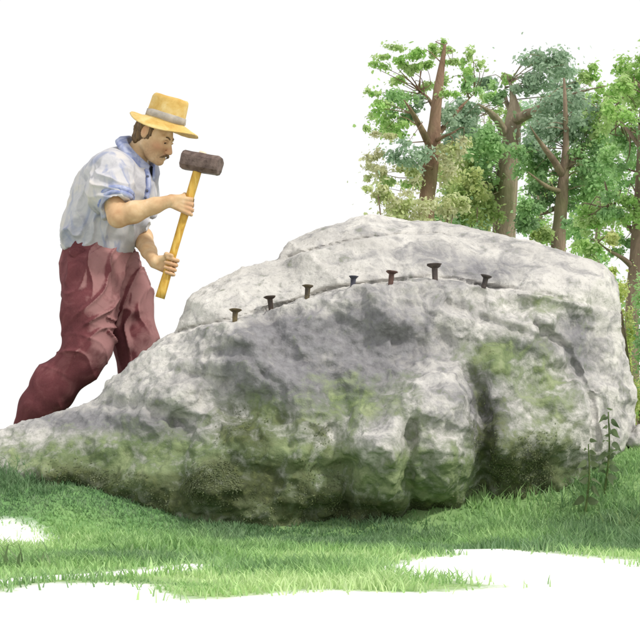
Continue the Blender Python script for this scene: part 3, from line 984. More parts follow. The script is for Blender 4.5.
# shirt
sl_, sh_ = np.array([-1.56, -0.12, 1.16]), np.array([-0.72, 0.80, 1.98])
sf = Field(sl_, sh_, 0.0055)
SQ = ((0.42, 0.9, 0), 0.95)
sf.chain([(MP(97, 246, 0.02), 0.168), (MP(99, 236, 0.02), 0.184), (MP(107, 214, 0.01), 0.186), (MP(115, 190, 0.0), 0.188), (MP(119, 177, 0.0), 0.150), (MP(126, 168, 0), 0.085)], 0.04, squash=SQ)
sf.cap(MP(89, 228, 0.0), MP(94, 204, 0.0), 0.120, 0.12, 0.05)
sf.cap(SR + np.array([0.0, 0.03, 0.0]), SL, 0.095, 0.09, 0.06)
sf.cap(MP(128, 226, -0.02), MP(138, 196, -0.02), 0.075, 0.10, 0.05)
sf.chain([(SR, 0.105), (P(110, 190, YM - 0.22), 0.098), (P(115, 203, YM - 0.27), 0.080)], 0.05)
sf.chain([(SL, 0.100), (P(139, 195, YM + 0.18), 0.092), (P(139, 212, YM + 0.18), 0.080)], 0.05)
for cc, ax_ in ((P(116, 201, YM - 0.265), ER - SR), (P(139, 210, YM + 0.18), EL - SL)):
    sf.cap(cc + unit(ax_) * 0.070, cc + unit(ax_) * 0.16, 0.080, 0.085, 0.006, cut=True)
# cut the hem flat-ish and hollow the cuff
gx3, gy3, gz3 = sf.coords()
hemz = MP(0, 247)[2] - 0.10 * (gx3 - MP(57, 0)[0]) - 0.010 * np.sin((gx3 + gy3 * 0.6) * 21) + 0.004 * np.sin((gx3 * 2 - gy3) * 33)
sf.f = np.maximum(sf.f, (hemz - gz3).astype(np.float32))
Vs, Fs = sf.surf()
Vs = relax(Vs, Fs, 2, 0.5)
Ns = normals(Vs, Fs)
x, y, z = Vs.T
pxx = 320 + x * FPX / (CD + YM); pyy = HZ - (z - CH) * FPX / (CD + YM)
w1 = fbm(x * 5, y * 5, z * 4, 3, 121)
f1 = ridges(pxx * 0.13 + pyy * 0.045 + 2.6 * w1, 1)
f2 = ridges(pxx * 0.10 - pyy * 0.22 + 2.6 * w1, 2)
wa = smooth(185, 235, pyy)
wb = np.exp(-((pxx - 112) / 20) ** 2 - ((pyy - 190) / 16) ** 2)
disp = 0.030 * f1 * (0.3 + 0.7 * wa) + 0.026 * f2 * wb + 0.009 * fbm(x * 8, y * 8, z * 8, 3, 125)
top = smooth(160, 172, pyy)
top = top * (0.25 + 0.75 * smooth(248, 236, pyy))
Vs = Vs + Ns * (disp * (0.2 + 0.8 * top))[:, None]
Vs = relax(Vs, Fs, 1, 0.5)
m = Mat('shirt_cotton', 0.85, 0.12)
n1 = m.noise(5.5, 5, 0.6, 1.5); n2 = m.noise(220, 2, 0.6)
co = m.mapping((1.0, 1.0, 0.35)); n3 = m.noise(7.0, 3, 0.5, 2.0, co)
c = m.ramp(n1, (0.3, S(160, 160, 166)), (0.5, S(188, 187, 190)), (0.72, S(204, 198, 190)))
c = m.mix(m.ramp(n3, (0.52, 0.0), (0.66, 0.62)), c, S(128, 138, 170))  # blue fold shadows painted into the cotton as streaks
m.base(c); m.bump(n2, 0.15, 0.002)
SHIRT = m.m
m = Mat('shirt_blue_trim', 0.85, 0.12)
m.base(m.ramp(m.noise(18, 4, 0.6, 1), (0.35, S(112, 124, 170)), (0.65, S(178, 184, 204))))
BLUE = m.m
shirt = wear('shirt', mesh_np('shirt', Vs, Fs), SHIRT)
# rolled cuffs
def torus(c, axis, r, t, sx=1.0):
    axis = unit(axis); a = unit(np.cross(axis, [0.1, 1, 0.2])); b = np.cross(axis, a)
    ring = [c + r * (math.cos(q) * a + sx * math.sin(q) * b) + axis * 0.006 * math.sin(3 * q) for q in np.linspace(0, 2 * np.pi, 36)]
    return tube(ring, t * (1 + 0.15 * np.sin(np.linspace(0, 19, 36))), 10, cap=False)
for cc, ax_ in ((P(116, 202, YM - 0.265), ER - SR), (P(139, 210, YM + 0.18), EL - SL)):
    V, F = merge([torus(cc + unit(ax_) * 0.004, ax_, 0.078, 0.014), torus(cc - unit(ax_) * 0.018, ax_, 0.084, 0.016)])
    wear('rolled_cuff', mesh_py('rolled_cuff', V, F), BLUE, shirt)
# collar: two pointed wings standing round the neck
NA = unit(H(-0.03, 0, -0.02) - nb)                     # neck axis
NC = nb + NA * 0.052
NF = unit(hf - (hf @ NA) * NA); NS = np.cross(NF, NA)
if NS @ hr < 0:
    NS = -NS
def collar_wing(sgn):
    rows = []
    for t in np.linspace(0, 1, 18):
        ang = math.pi * (1.0 - 0.95 * t)                       # from the nape to the throat
        dv = math.cos(ang) * NF + math.sin(ang) * sgn * NS
        rb_ = 0.078 + 0.016 * t
        base = NC + rb_ * dv - NA * (0.012 + 0.045 * t)
        topp = NC + (rb_ + 0.002) * dv + NA * (0.034 - 0.052 * t)
        fold = topp + 0.012 * dv + NA * 0.002
        point = smooth(0.45, 1.0, t)
        low = fold + dv * (0.034 + 0.010 * point) - NA * (0.046 + 0.060 * point) + 0.010 * sgn * NS * point
        rows.append((base, topp, fold, 0.5 * (fold + low) + dv * 0.010, low, low - dv * 0.007))
    V = np.array(rows).reshape(-1, 3); F = []
    for i in range(17):
        for j in range(5):
            F.append((i * 6 + j, i * 6 + j + 1, i * 6 + 7 + j, i * 6 + 6 + j))
    return V, F
for sgn in (1, -1):
    wear('collar', mesh_py('collar', *collar_wing(sgn)), BLUE, shirt)

# surface probe on the shirt, for the placket and buttons
from mathutils.bvhtree import BVHTree
sb = BVHTree.FromPolygons(Vs.tolist(), Fs.tolist())
def shirt_hit(px, py):
    o_ = Vector((0, -CD, CH)); t_ = Vector(P(px, py, YM).tolist())
    hit = sb.ray_cast(o_, (t_ - o_).normalized())
    return (np.array(hit[0]), np.array(hit[1])) if hit[0] is not None else None
strip = []
for px_, py_ in ((146, 170), (147.5, 177), (148, 184), (147, 191), (145.5, 198), (143.5, 205)):
    q = shirt_hit(px_, py_)
    if q: strip.append(q[0] + q[1] * 0.003)
if len(strip) > 3:
    V, F = tube(curve(strip, 30), 0.014, 8)
    wear('placket', mesh_py('placket', V, F), BLUE, shirt)
    for i in (1, 3, 4):
        V, F = lathe([(0.0001, 0), (0.007, 0), (0.007, 0.004), (0.0001, 0.005)], 12)
        wear('button', mesh_py('button', np.stack([V[:, 0], -V[:, 2], V[:, 1]], 1) + strip[i] + np.array([0, -0.013, 0]), F), two_tone('button_%d' % i, S(80, 84, 100), S(120, 124, 140), 30), shirt)

# hair, eyebrows, moustache, eyes
hl = Field(HC - 0.16, HC + 0.16, 0.004)
hl.ell(H(-0.026, 0, 0.026), (0.094, 0.083, 0.092), HAX, 0.01)
for sgn in (1, -1):
    hl.ell(H(0.018, sgn * 0.066, 0.016), (0.013, 0.012, 0.034), HAX, 0.01)
    hl.ell(H(-0.055, sgn * 0.045, -0.03), (0.035, 0.028, 0.035), HAX, 0.02)
hl.ell(H(0.115, 0, -0.03), (0.105, 0.2, 0.105), HAX, 0.01, cut=True)
for sgn in (1, -1):
    hl.ell(H(-0.014, sgn * 0.085, 0.006), (0.026, 0.02, 0.034), HAX, 0.006, cut=True)
hx3, hy3, hz3 = hl.coords()
ht_ = MP(166.5, 121.5, -0.05)
hn_ = np.array([math.sin(R(18)) * math.cos(YAW), -math.sin(R(18)) * math.sin(YAW), math.cos(R(18))])
hl.f = np.maximum(hl.f, ((hx3 - ht_[0]) * hn_[0] + (hy3 - ht_[1]) * hn_[1] + (hz3 - ht_[2]) * hn_[2] + 0.010).astype(np.float32))
Vh, Fh = hl.surf()
Nh = normals(Vh, Fh)
Vh = Vh + Nh * (0.006 * fbm(Vh[:, 0] * 60, Vh[:, 1] * 60, Vh[:, 2] * 25, 3, 131))[:, None]
m = Mat('brown_hair', 0.6, 0.3)
co = m.mapping((60, 60, 18))
nn = m.noise(1.5, 4, 0.6, 0.5, co)
m.base(m.ramp(nn, (0.3, S(62, 46, 30)), (0.7, S(122, 98, 66)))); m.bump(nn, 0.6, 0.004)
HAIR = m.m
wear('hair', mesh_np('hair', Vh, Fh), HAIR)
mo = []
for sgn in (1, -1):
    mc_ = curve([H(0.111, 0.000, -0.059), H(0.109, sgn * 0.014, -0.064), H(0.099, sgn * 0.027, -0.073), H(0.090, sgn * 0.034, -0.080)], 15)
    mo.append(tube(mc_, 0.0066 * (1 - 0.75 * np.linspace(0, 1, len(mc_)) ** 2), 10, 0.35, 90, 3))
V, F = merge(mo)
wear('moustache', mesh_py('moustache', V, F), HAIR)
for sgn in (1, -1):
    V, F = tube(curve([H(0.096, sgn * 0.010, 0.019), H(0.092, sgn * 0.028, 0.026), H(0.080, sgn * 0.048, 0.020)], 10), 0.0052, 8, 0.25, 60, 4)
    wear('eyebrow', mesh_py('eyebrow', V, F), HAIR)
    V, F = lathe([(0.0001, -0.009), (0.0045, -0.008), (0.008, -0.004), (0.009, 0), (0.008, 0.004), (0.0045, 0.008), (0.0001, 0.009)], 12)
    V = V @ HAX + H(0.0855, sgn * 0.030, -0.001)
    wear('eye', mesh_py('eye', V, F), two_tone('eye_%d' % (sgn + 1), S(50, 40, 34), S(70, 56, 46), 60, 0.3))
    V, F = tube(curve([H(0.094, sgn * 0.018, 0.001), H(0.0965, sgn * 0.029, 0.006), H(0.088, sgn * 0.042, 0.001)], 8), 0.0042, 8)
    wear('eyelid', mesh_py('eyelid', V, F), skin.m)

# straw hat
TP = R(18)
tf0 = np.array([math.cos(TP) * math.cos(YAW), -math.cos(TP) * math.sin(YAW), -math.sin(TP)])
tu0 = np.array([math.sin(TP) * math.cos(YAW), -math.sin(TP) * math.sin(YAW), math.cos(TP)])
tr0 = np.cross(tf0, tu0)
TC = MP(165, 121.5, -0.05)
def hat_mesh(rows, sides=48):
    th = np.linspace(0, 2 * np.pi, sides, endpoint=False)
    V = []
    for a_, b_, z_, dr in rows:                       # half length, half width, height, droop
        zz = z_ - dr * (np.sin(th) ** 2) * 0.9 - dr * 0.35 * np.maximum(np.cos(th), 0) + dr * 0.35 * np.maximum(-np.cos(th), 0)
        V.append(TC + (a_ * np.cos(th))[:, None] * tf0 + (b_ * np.sin(th))[:, None] * tr0 + zz[:, None] * tu0)
    V = np.array(V).reshape(-1, 3)
    i = np.arange(len(rows) - 1)[:, None] * sides; j = np.arange(sides)[None]; jn = (j + 1) % sides
    return V, np.stack([i + j, i + jn, i + sides + jn, i + sides + j], -1).reshape(-1, 4)
rows = [(0.094, 0.080, 0.000, 0.004), (0.135, 0.115, -0.010, 0.016), (0.182, 0.158, -0.014, 0.036), (0.189, 0.164, -0.012, 0.038),
        (0.185, 0.161, -0.007, 0.036), (0.136, 0.116, -0.002, 0.016), (0.103, 0.088, 0.008, 0.004), (0.102, 0.087, 0.030, 0), (0.099, 0.085, 0.070, 0), (0.097, 0.083, 0.105, 0),
        (0.094, 0.080, 0.118, 0), (0.085, 0.072, 0.126, 0), (0.060, 0.045, 0.124, 0), (0.030, 0.022, 0.118, 0), (0.001, 0.001, 0.116, 0)]
V, F = hat_mesh(rows)
V = V + 0.004 * np.stack([fbm(V[:, 0] * 14, V[:, 1] * 14, V[:, 2] * 14, 2, q) for q in (141, 142, 143)], 1)
m = Mat('straw', 0.7, 0.25)
wv = m.n.new('ShaderNodeTexWave'); wv.inputs['Scale'].default_value = 60; wv.inputs['Distortion'].default_value = 1.5; wv.inputs['Detail'].default_value = 2
wv.bands_direction = 'Z'; m.l.new(m.co, wv.inputs[0])
n1 = m.noise(12, 4, 0.6, 0.6)
c = m.ramp(n1, (0.28, S(184, 146, 72)), (0.5, S(206, 174, 102)), (0.72, S(222, 202, 146)))
c = m.mix(m.math('MULTIPLY', wv.outputs[1], 0.12), c, S(176, 130, 56))
m.base(c); m.bump(wv.outputs[1], 0.15, 0.003)
hat = wear('straw_hat', mesh_np('straw_hat', V, F), m.m)
V, F = hat_mesh([(0.103, 0.088, 0.010, 0.004), (0.1065, 0.0915, 0.012, 0.003), (0.1045, 0.0895, 0.040, 0), (0.099, 0.084, 0.042, 0)])
V = V + 0.004 * np.stack([fbm(V[:, 0] * 14, V[:, 1] * 14, V[:, 2] * 14, 2, q) for q in (141, 142, 143)], 1)
wear('hat_band', mesh_np('hat_band', V, F), two_tone('grey_ribbon', S(150, 144, 136), S(184, 176, 164), 22), hat)

# boots
LEATHER = two_tone('boot_leather', S(48, 36, 28), S(84, 64, 48), 20, 0.6, 0.3)
def boot(ank, toe_dir, heel_up):
    f_ = Field(ank - 0.3, ank + 0.3, 0.006)
    d_ = unit(toe_dir)
    sole = ground_z(ank[0], ank[1])
    heel = np.array([ank[0], ank[1], sole + 0.05 + heel_up]) - d_ * 0.04
    ball = np.array([ank[0], ank[1], sole + 0.047]) + d_ * 0.12
    toe = np.array([ank[0], ank[1], sole + 0.045]) + d_ * 0.20
    f_.cap(ank + np.array([0, 0, 0.06]), heel + np.array([0, 0, 0.03]), 0.055, 0.046, 0.02)
    f_.cap(heel, ball, 0.045, 0.046, 0.02)
    f_.cap(ball, toe, 0.046, 0.040, 0.02)
    V, F = f_.surf()
    return mesh_np('boot', V, F)
wear('boot', boot(AR, (0.95, -0.3, 0), 0.05), LEATHER)
wear('boot', boot(AL, (0.95, -0.3, 0), 0.0), LEATHER)

# sledgehammer
ham = thing('sledgehammer', "long-handled iron sledgehammer held upright in the man's two hands", 'hammer', tuple(h0))
m = Mat('ash_handle', 0.55, 0.3)
nn = m.noise(1.0, 4, 0.6, 0.8, m.mapping((40, 40, 6)))
m.base(m.ramp(nn, (0.3, S(170, 126, 44)), (0.5, S(206, 164, 70)), (0.7, S(226, 194, 104)))); m.bump(nn, 0.2, 0.003)
hp = [h0 + (h1 - h0) * t for t in np.linspace(0, 0.93, 20)]
part('handle', tube_mesh('handle', hp, [0.021 + 0.003 * math.cos(t * 7) * (1 - t) for t in np.linspace(0, 1, 20)], sides=16, rough=0.05), m.m, ham)
part('handle_tip', tube_mesh('handle_tip', [h1 - hax * 0.035, h1 - hax * 0.01, h1 + hax * 0.002], [0.021, 0.021, 0.016], sides=14), two_tone('pale_wood_end', S(206, 190, 160), S(226, 214, 190), 40), ham)
hc = P(201.5, 163, HY)
ha = unit(P(221, 166.5, HY - 0.03) - P(182, 159.5, HY + 0.03))
hb = unit(hax - (hax @ ha) * ha); hc_ = np.cross(ha, hb)
V = []
prof = [(-0.100, 0.036), (-0.0985, 0.043), (-0.086, 0.049), (-0.050, 0.047), (0.0, 0.050), (0.050, 0.047), (0.086, 0.049), (0.0985, 0.043), (0.100, 0.036)]
th = np.linspace(0, 2 * np.pi, 8, endpoint=False) + np.pi / 8
octa = []
for q in range(8):
    for s_ in (-0.12, 0.12):
        octa.append(th[q] + s_)
th = np.array(octa)
V = np.array([[hc + ha * a_ + r_ * 0.98 / max(abs(math.cos(t)), abs(math.sin(t))) ** 0.75 * (math.cos(t) * hb + math.sin(t) * hc_) for t in th] for a_, r_ in prof]).reshape(-1, 3)
ns = len(th)
i = np.arange(len(prof) - 1)[:, None] * ns; j = np.arange(ns)[None]; jn = (j + 1) % ns
F = np.stack([i + j, i + jn, i + ns + jn, i + ns + j], -1).reshape(-1, 4).tolist() + [list(range(ns))[::-1], list(range((len(prof) - 1) * ns, len(prof) * ns))]
V = V + 0.002 * np.stack([fbm(V[:, 0] * 40, V[:, 1] * 40, V[:, 2] * 40, 2, q) for q in (151, 152, 153)], 1)
part('hammer_head', mesh_py('hammer_head', V, F, False), two_tone('worn_iron', S(70, 54, 48), S(122, 104, 96), 26, 0.6, 0.6, 0.004, 0.4), ham)

# ------------------------------------------------------------------ trees
PAL = {'lg': [(150, 184, 98), (132, 170, 84), (172, 198, 124)], 'yl': [(206, 208, 158), (190, 200, 138), (218, 216, 176)],
       'g': [(118, 156, 96), (136, 170, 108), (104, 142, 90)], 'bg': [(136, 164, 138), (154, 178, 154), (120, 150, 122)],
       'og': [(142, 158, 88), (126, 146, 80), (166, 174, 108)], 'dg': [(96, 128, 86), (110, 142, 94), (84, 114, 78)], 'yg': [(178, 188, 96), (160, 176, 84), (198, 204, 124)]}
def crown(clumps, Y, leaf, per, rng, k=1.0, depth=1.0):
    k = k * 2.3  # leaf colours lifted to pale, standing in for haze
    Cs, Ns_, Ts, Ls = [], [], [], []
    for (cx, cy, rx, ry, col) in clumps:
        s = (Y + CD) / FPX
        rx, ry = rx * 1.12, ry * 1.12
        c = P(cx, cy, Y + rng.normal() * 0.25 * depth)
        n = max(30, int(per * 4.2 * rx * ry / 300.0))
        # small sub-bunches make an uneven edge with gaps
        nb_ = max(3, int(rx * ry / 26))
        u = rng.normal(size=(nb_, 3)); u /= np.linalg.norm(u, axis=1)[:, None]
        u *= rng.uniform(0.15, 1.0, (nb_, 1)) ** 0.5
        sub = c + u * np.array([rx * s, 0.5 * (rx + ry) * s * depth, ry * s])
        pick = rng.integers(0, nb_, n)
        off = rng.normal(size=(n, 3)) * np.array([rx * s, 0.5 * (rx + ry) * s * depth, ry * s]) * 0.20
        stray = rng.random(n) < 0.035
        off[stray] *= 3.0
        Cs.append(sub[pick] + off)
        Ns_.append(off / (np.linalg.norm(off, axis=1)[:, None] + 1e-6) + np.array([0, -0.5, 0.6]))
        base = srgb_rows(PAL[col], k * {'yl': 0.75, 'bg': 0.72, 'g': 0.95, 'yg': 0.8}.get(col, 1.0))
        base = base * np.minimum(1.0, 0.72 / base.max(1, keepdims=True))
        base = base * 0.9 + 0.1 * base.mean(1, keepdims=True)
        bunch = rng.integers(0, 3, nb_)
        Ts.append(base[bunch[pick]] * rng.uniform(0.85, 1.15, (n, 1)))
        Ls.append(leaf * 0.46 * (0.45 + 1.1 * rng.random(n) ** 1.6))
    return leaf_cards(np.vstack(Cs), np.vstack(Ns_), np.concatenate(Ls), np.vstack(Ts), 0.62, 0.7, rng)

def tree(name, label, Y, trunk, limbs, clumps, mat, seed, leaf=0.10, per=240, k=0.85):
    rng = np.random.default_rng(seed)
    s = (Y + CD) / FPX
    gz = float(ground_z(np.array(trunk[0][0] * 0.0 + P(trunk[0][0], 0, Y)[0]), np.array(Y)))
    b = P(trunk[0][0], 0, Y); b[2] = gz
    t = thing(name, label, 'tree', tuple(b), 'trees behind the boulder')
    pts = [np.append(b + np.array([0, 0, -0.05]), trunk[0][2] * 1.35 * s)]
    for (px, py, r_) in trunk:
        pts.append(np.append(P(px, py, Y), r_ * s))
    c = curve(pts, 60)
    part('trunk', tube_mesh('trunk', c[:, :3], np.maximum(c[:, 3], 0.008), sides=14, rough=0.16, freq=5, seed=seed), mat, t)
    ends = [q[:3] for q in c[len(c) // 3:]]
    for i, lb in enumerate(limbs):
        pts = [np.append(P(px, py, Y + (j * dy)), r_ * s) for j, (px, py, r_, dy) in enumerate(lb)]
        c = curve(pts, 24)
        c[:, 3] *= 1 - 0.75 * np.linspace(0, 1, len(c)) ** 3
        part('limb', tube_mesh('limb', c[:, :3], np.maximum(c[:, 3], 0.005), sides=10, rough=0.16, freq=7, seed=seed + i), mat, t)
        ends += [q[:3] for q in c]
    ends = np.array(ends)
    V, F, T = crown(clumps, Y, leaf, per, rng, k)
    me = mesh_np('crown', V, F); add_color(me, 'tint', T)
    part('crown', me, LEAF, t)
    tw = []
    cc = V.reshape(-1, 6, 3).mean(1)
    for q in rng.choice(len(cc), min(60, len(cc)), replace=False):
        e = cc[q]
        low = ends[ends[:, 2] < e[2] + 0.25]
        if not len(low): low = ends
        a_ = low[np.argmin(((low - e) ** 2).sum(1))]
        if np.linalg.norm(e - a_) > 1.5: continue
        mid = (a_ + e) / 2 + rng.normal(size=3) * 0.05 + np.array([0, 0, 0.05])
        tw.append(tube(curve([a_, mid, e], 6), np.linspace(0.007, 0.002, len(curve([a_, mid, e], 6))), 5))
    if tw:
        V, F = merge(tw)
        part('twigs', mesh_py('twigs', V, F), mat, t, kind='stuff')
    return t

BK_RED = bark('red_brown_bark', S(98, 76, 62), S(152, 126, 106))
BK_GREY = bark('grey_brown_bark', S(96, 86, 70), S(178, 162, 142))
BK_DARK = bark('dark_bark', S(100, 86, 74), S(152, 134, 116))

tree('slender_tree', 'slender red-brown tree with sparse bright leaves, outermost beside open sky', 9.0,
     [(426, 225, 8.0), (429, 180, 7.4), (433, 140, 7.2), (436, 108, 5.8), (440, 78, 4.4), (445, 45, 1.6)],
     [[(431, 148, 4.0, 0.0), (422, 130, 3.4, -0.2), (412, 112, 2.8, -0.2), (404, 100, 1.4, -0.2)], [(434, 140, 3.6, 0), (446, 124, 2.8, 0.15), (462, 106, 2.0, 0.15), (474, 94, 1.0, 0.2)],
      [(436, 112, 2.2, 0), (428, 98, 1.8, 0.2), (418, 90, 1.0, 0.2)], [(433, 142, 2.6, 0), (445, 136, 1.8, -0.2), (456, 132, 0.9, -0.2)]],
     [(402, 54, 20, 7, 'lg'), (388, 64, 14, 7, 'lg'), (412, 68, 12, 8, 'lg'), (471, 66, 11, 14, 'lg'), (470, 86, 13, 9, 'g'), (452, 96, 12, 6, 'lg'), (398, 100, 20, 10, 'g'), (378, 110, 13, 9, 'lg'),
      (418, 108, 10, 12, 'bg'), (383, 122, 14, 10, 'lg'), (407, 118, 12, 8, 'g'), (408, 155, 20, 12, 'bg'), (380, 138, 12, 6, 'yl'), (376, 162, 14, 10, 'yl'), (400, 185, 20, 6, 'lg'), (455, 150, 14, 12, 'yl'), (424, 84, 8, 8, 'lg'), (372, 92, 7, 5, 'lg'), (440, 168, 16, 16, 'yl'), (398, 132, 20, 10, 'lg'), (428, 60, 8, 8, 'lg'), (452, 62, 8, 7, 'lg'), (446, 118, 12, 10, 'bg'), (390, 170, 16, 8, 'yl'), (392, 82, 12, 8, 'lg'), (363, 130, 6, 5, 'lg'), (366, 178, 6, 4, 'yl'), (412, 178, 14, 10, 'yl'), (438, 52, 10, 9, 'lg'), (448, 44, 7, 6, 'lg'), (440, 84, 10, 8, 'lg')],
     BK_RED, 11, 0.085, 200)
tree('stout_tree', 'stout grey-brown tree with a broken pale top and a long side limb', 11.0,
     [(503, 250, 12.2), (505, 200, 11.4), (509, 160, 10.6), (512, 130, 9.6), (514, 112, 7.0), (513, 98, 3.6), (510, 82, 1.3)],
     [[(506, 135, 5.0, 0), (497, 120, 4.2, -0.2), (487, 110, 3.0, -0.2), (478, 104, 1.4, -0.2)], [(514, 122, 5.5, 0), (532, 112, 4.6, -0.35), (556, 102, 3.2, -0.35), (580, 92, 2.0, -0.3), (606, 86, 0.9, -0.3)],
      [(511, 112, 3.0, 0), (506, 100, 2.4, 0.2), (505, 84, 1.2, 0.2)]],
     [(545, 70, 24, 16, 'bg'), (530, 86, 14, 10, 'bg'), (566, 92, 14, 9, 'bg'), (484, 86, 16, 9, 'bg'), (496, 96, 10, 10, 'g'), (470, 120, 18, 16, 'bg'), (482, 148, 20, 18, 'g'), (468, 165, 20, 20, 'og'),
      (590, 72, 12, 9, 'lg'), (535, 112, 12, 8, 'dg'), (462, 195, 20, 22, 'og'), (486, 205, 14, 22, 'g'), (478, 180, 18, 18, 'g'), (456, 142, 12, 14, 'bg'), (450, 172, 12, 14, 'lg'), (506, 82, 9, 7, 'lg')],
     BK_GREY, 12, 0.11, 230)
tree('forked_tree', 'thin forked dark tree between the stout trunk and the boulder end', 9.8,
     [(558, 262, 7.6), (559, 225, 6.8), (562, 195, 6.2), (564, 172, 5.4), (566, 140, 3.2), (565, 100, 2.0), (564, 78, 1.0)],
     [[(563, 176, 3.6, 0), (552, 158, 3.2, -0.2), (540, 142, 2.6, -0.2), (530, 126, 1.2, -0.2)], [(565, 170, 4.0, 0), (578, 154, 3.4, 0.15), (592, 136, 3.0, 0.15), (602, 112, 2.4, 0.1)],
      [(562, 192, 3.0, 0), (546, 186, 2.4, -0.2), (528, 172, 1.4, -0.2)], [(560, 205, 2.4, 0), (548, 212, 2.0, 0.2), (538, 216, 1.0, 0.2)]],
     [(560, 112, 22, 20, 'bg'), (580, 122, 18, 20, 'bg'), (545, 140, 20, 20, 'bg'), (590, 152, 20, 18, 'g'), (600, 176, 20, 18, 'g'), (548, 170, 16, 16, 'g'), (580, 190, 16, 16, 'g'), (540, 195, 18, 12, 'dg'), (525, 160, 12, 18, 'g'), (605, 120, 14, 18, 'lg')],
     BK_DARK, 13, 0.10, 210)
tree('edge_tree', "dark-trunked tree rising close behind the boulder's steep end", 3.2,
     [(632, 392, 8.0), (632, 330, 7.2), (634, 280, 6.4), (637, 230, 5.8), (640, 180, 5.0), (643, 120, 4.0), (646, 60, 2.0)],
     [[(634, 268, 3.2, 0), (622, 258, 2.6, -0.05), (608, 250, 1.8, -0.05), (598, 242, 0.8, -0.05)], [(637, 235, 3.0, 0), (624, 222, 2.4, 0.05), (612, 210, 1.2, 0.05)], [(642, 150, 2.6, 0), (626, 128, 1.8, 0.1), (612, 110, 0.8, 0.1)]],
     [(632, 68, 18, 14, 'lg'), (620, 88, 14, 12, 'lg'), (640, 100, 16, 20, 'lg'), (618, 118, 14, 14, 'lg'), (634, 140, 18, 18, 'g'), (612, 160, 12, 14, 'g'), (632, 178, 18, 16, 'g'), (596, 214, 18, 12, 'lg'), (586, 228, 16, 8, 'lg'), (614, 205, 14, 12, 'g'),
      (634, 212, 14, 14, 'lg'), (612, 238, 10, 8, 'yg'), (660, 80, 20, 30, 'lg'), (665, 150, 20, 40, 'g'), (626, 250, 12, 10, 'g')],
     BK_DARK, 14, 0.062, 210)

for (ty, bxx, sd, lab, cl) in (
    (15.0, 476, 41, 'pale blue-green young tree far behind, between slender and stout trunks', [(474, 140, 16, 18, 'bg'), (490, 165, 14, 20, 'g'), (462, 175, 18, 22, 'yl'), (480, 205, 20, 22, 'lg'), (450, 110, 10, 8, 'bg'), (500, 118, 12, 14, 'lg'), (490, 95, 10, 8, 'lg')]),
    (16.0, 538, 42, 'pale grey-green young tree far behind, between stout and forked trunks', [(536, 120, 16, 20, 'bg'), (528, 150, 12, 18, 'bg'), (540, 180, 18, 20, 'lg'), (530, 215, 16, 20, 'g'), (556, 90, 14, 12, 'bg'), (524, 110, 12, 12, 'lg'), (566, 72, 10, 8, 'bg'), (552, 235, 18, 16, 'lg')]),
    (14.0, 596, 43, 'pale bright-green young tree far behind, past the forked tree', [(588, 110, 16, 14, 'lg'), (606, 140, 16, 18, 'lg'), (584, 165, 16, 18, 'lg'), (606, 195, 18, 18, 'lg'), (580, 215, 16, 16, 'g'), (620, 100, 12, 14, 'lg'), (604, 92, 12, 10, 'lg'), (576, 240, 16, 14, 'g'), (612, 225, 16, 14, 'lg')])):
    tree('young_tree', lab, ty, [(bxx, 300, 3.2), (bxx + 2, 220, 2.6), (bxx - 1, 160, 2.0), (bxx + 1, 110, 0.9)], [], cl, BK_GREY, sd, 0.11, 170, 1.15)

def shrub(name, label, Y, clumps, seed, leaf, per, k=0.85, cat='shrub', group='shrubs behind the boulder', zb=None, stems=5):
    rng = np.random.default_rng(seed)
    cx = sum(c[0] for c in clumps) / len(clumps)
    b = P(cx, 0, Y)
    b[2] = float(ground_z(np.array(b[0]), np.array(b[1]))) if zb is None else zb
    t = thing(name, label, cat, tuple(b), group)
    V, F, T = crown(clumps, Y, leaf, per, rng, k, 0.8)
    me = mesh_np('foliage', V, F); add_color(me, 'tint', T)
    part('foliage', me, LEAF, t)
    tips = V.reshape(-1, 6, 3).mean(1)
    for q in rng.choice(len(tips), stems, replace=False):
        e = tips[q]
        p0 = b + np.array([rng.normal() * 0.04, rng.normal() * 0.04, -0.03])
        c = curve([p0, p0 * 0.5 + e * 0.5 + np.array([0, 0, 0.05]), e], 12)
        part('stem', tube_mesh('stem', c, np.linspace(0.018, 0.006, len(c)), sides=7), BK_DARK, t)
    return t

shrub('yellow_shrub', 'pale yellow-green shrub at the foot of the slender tree', 8.2, [(395, 200, 20, 12, 'yl'), (378, 190, 12, 8, 'yl'), (415, 212, 22, 12, 'yl'), (448, 208, 18, 12, 'yl'), (405, 245, 30, 30, 'yl')], 31, 0.085, 190)
shrub('olive_shrub', 'tall olive green shrub between the slender and the stout trunk', 10.0, [(468, 205, 22, 18, 'og'), (452, 222, 20, 14, 'g'), (485, 218, 16, 18, 'og'), (470, 180, 16, 14, 'og'), (465, 260, 34, 34, 'dg')], 32, 0.095, 240)
shrub('dark_shrub', 'dark green shrub between the stout trunk and the forked tree', 9.4, [(532, 225, 14, 14, 'dg'), (545, 238, 12, 10, 'og'), (528, 205, 12, 12, 'g'), (538, 285, 30, 34, 'dg')], 33, 0.09, 230)
shrub('bright_shrub', 'bright green shrub below the forked tree, over the slab end', 5.5, [(582, 246, 16, 8, 'lg'), (600, 258, 12, 8, 'lg'), (574, 222, 14, 12, 'g'), (592, 300, 26, 40, 'g')], 34, 0.07, 200)
shrub('hedge_shrub', "yellow-green shrub hugging the boulder's steep end below the edge tree", 1.9, [(622, 300, 9, 20, 'yg'), (626, 340, 9, 22, 'yg'), (636, 390, 10, 24, 'yg'), (640, 430, 12, 24, 'lg'), (614, 275, 8, 8, 'yg'), (650, 330, 16, 40, 'g'), (655, 410, 18, 36, 'yg')], 35, 0.045, 260)

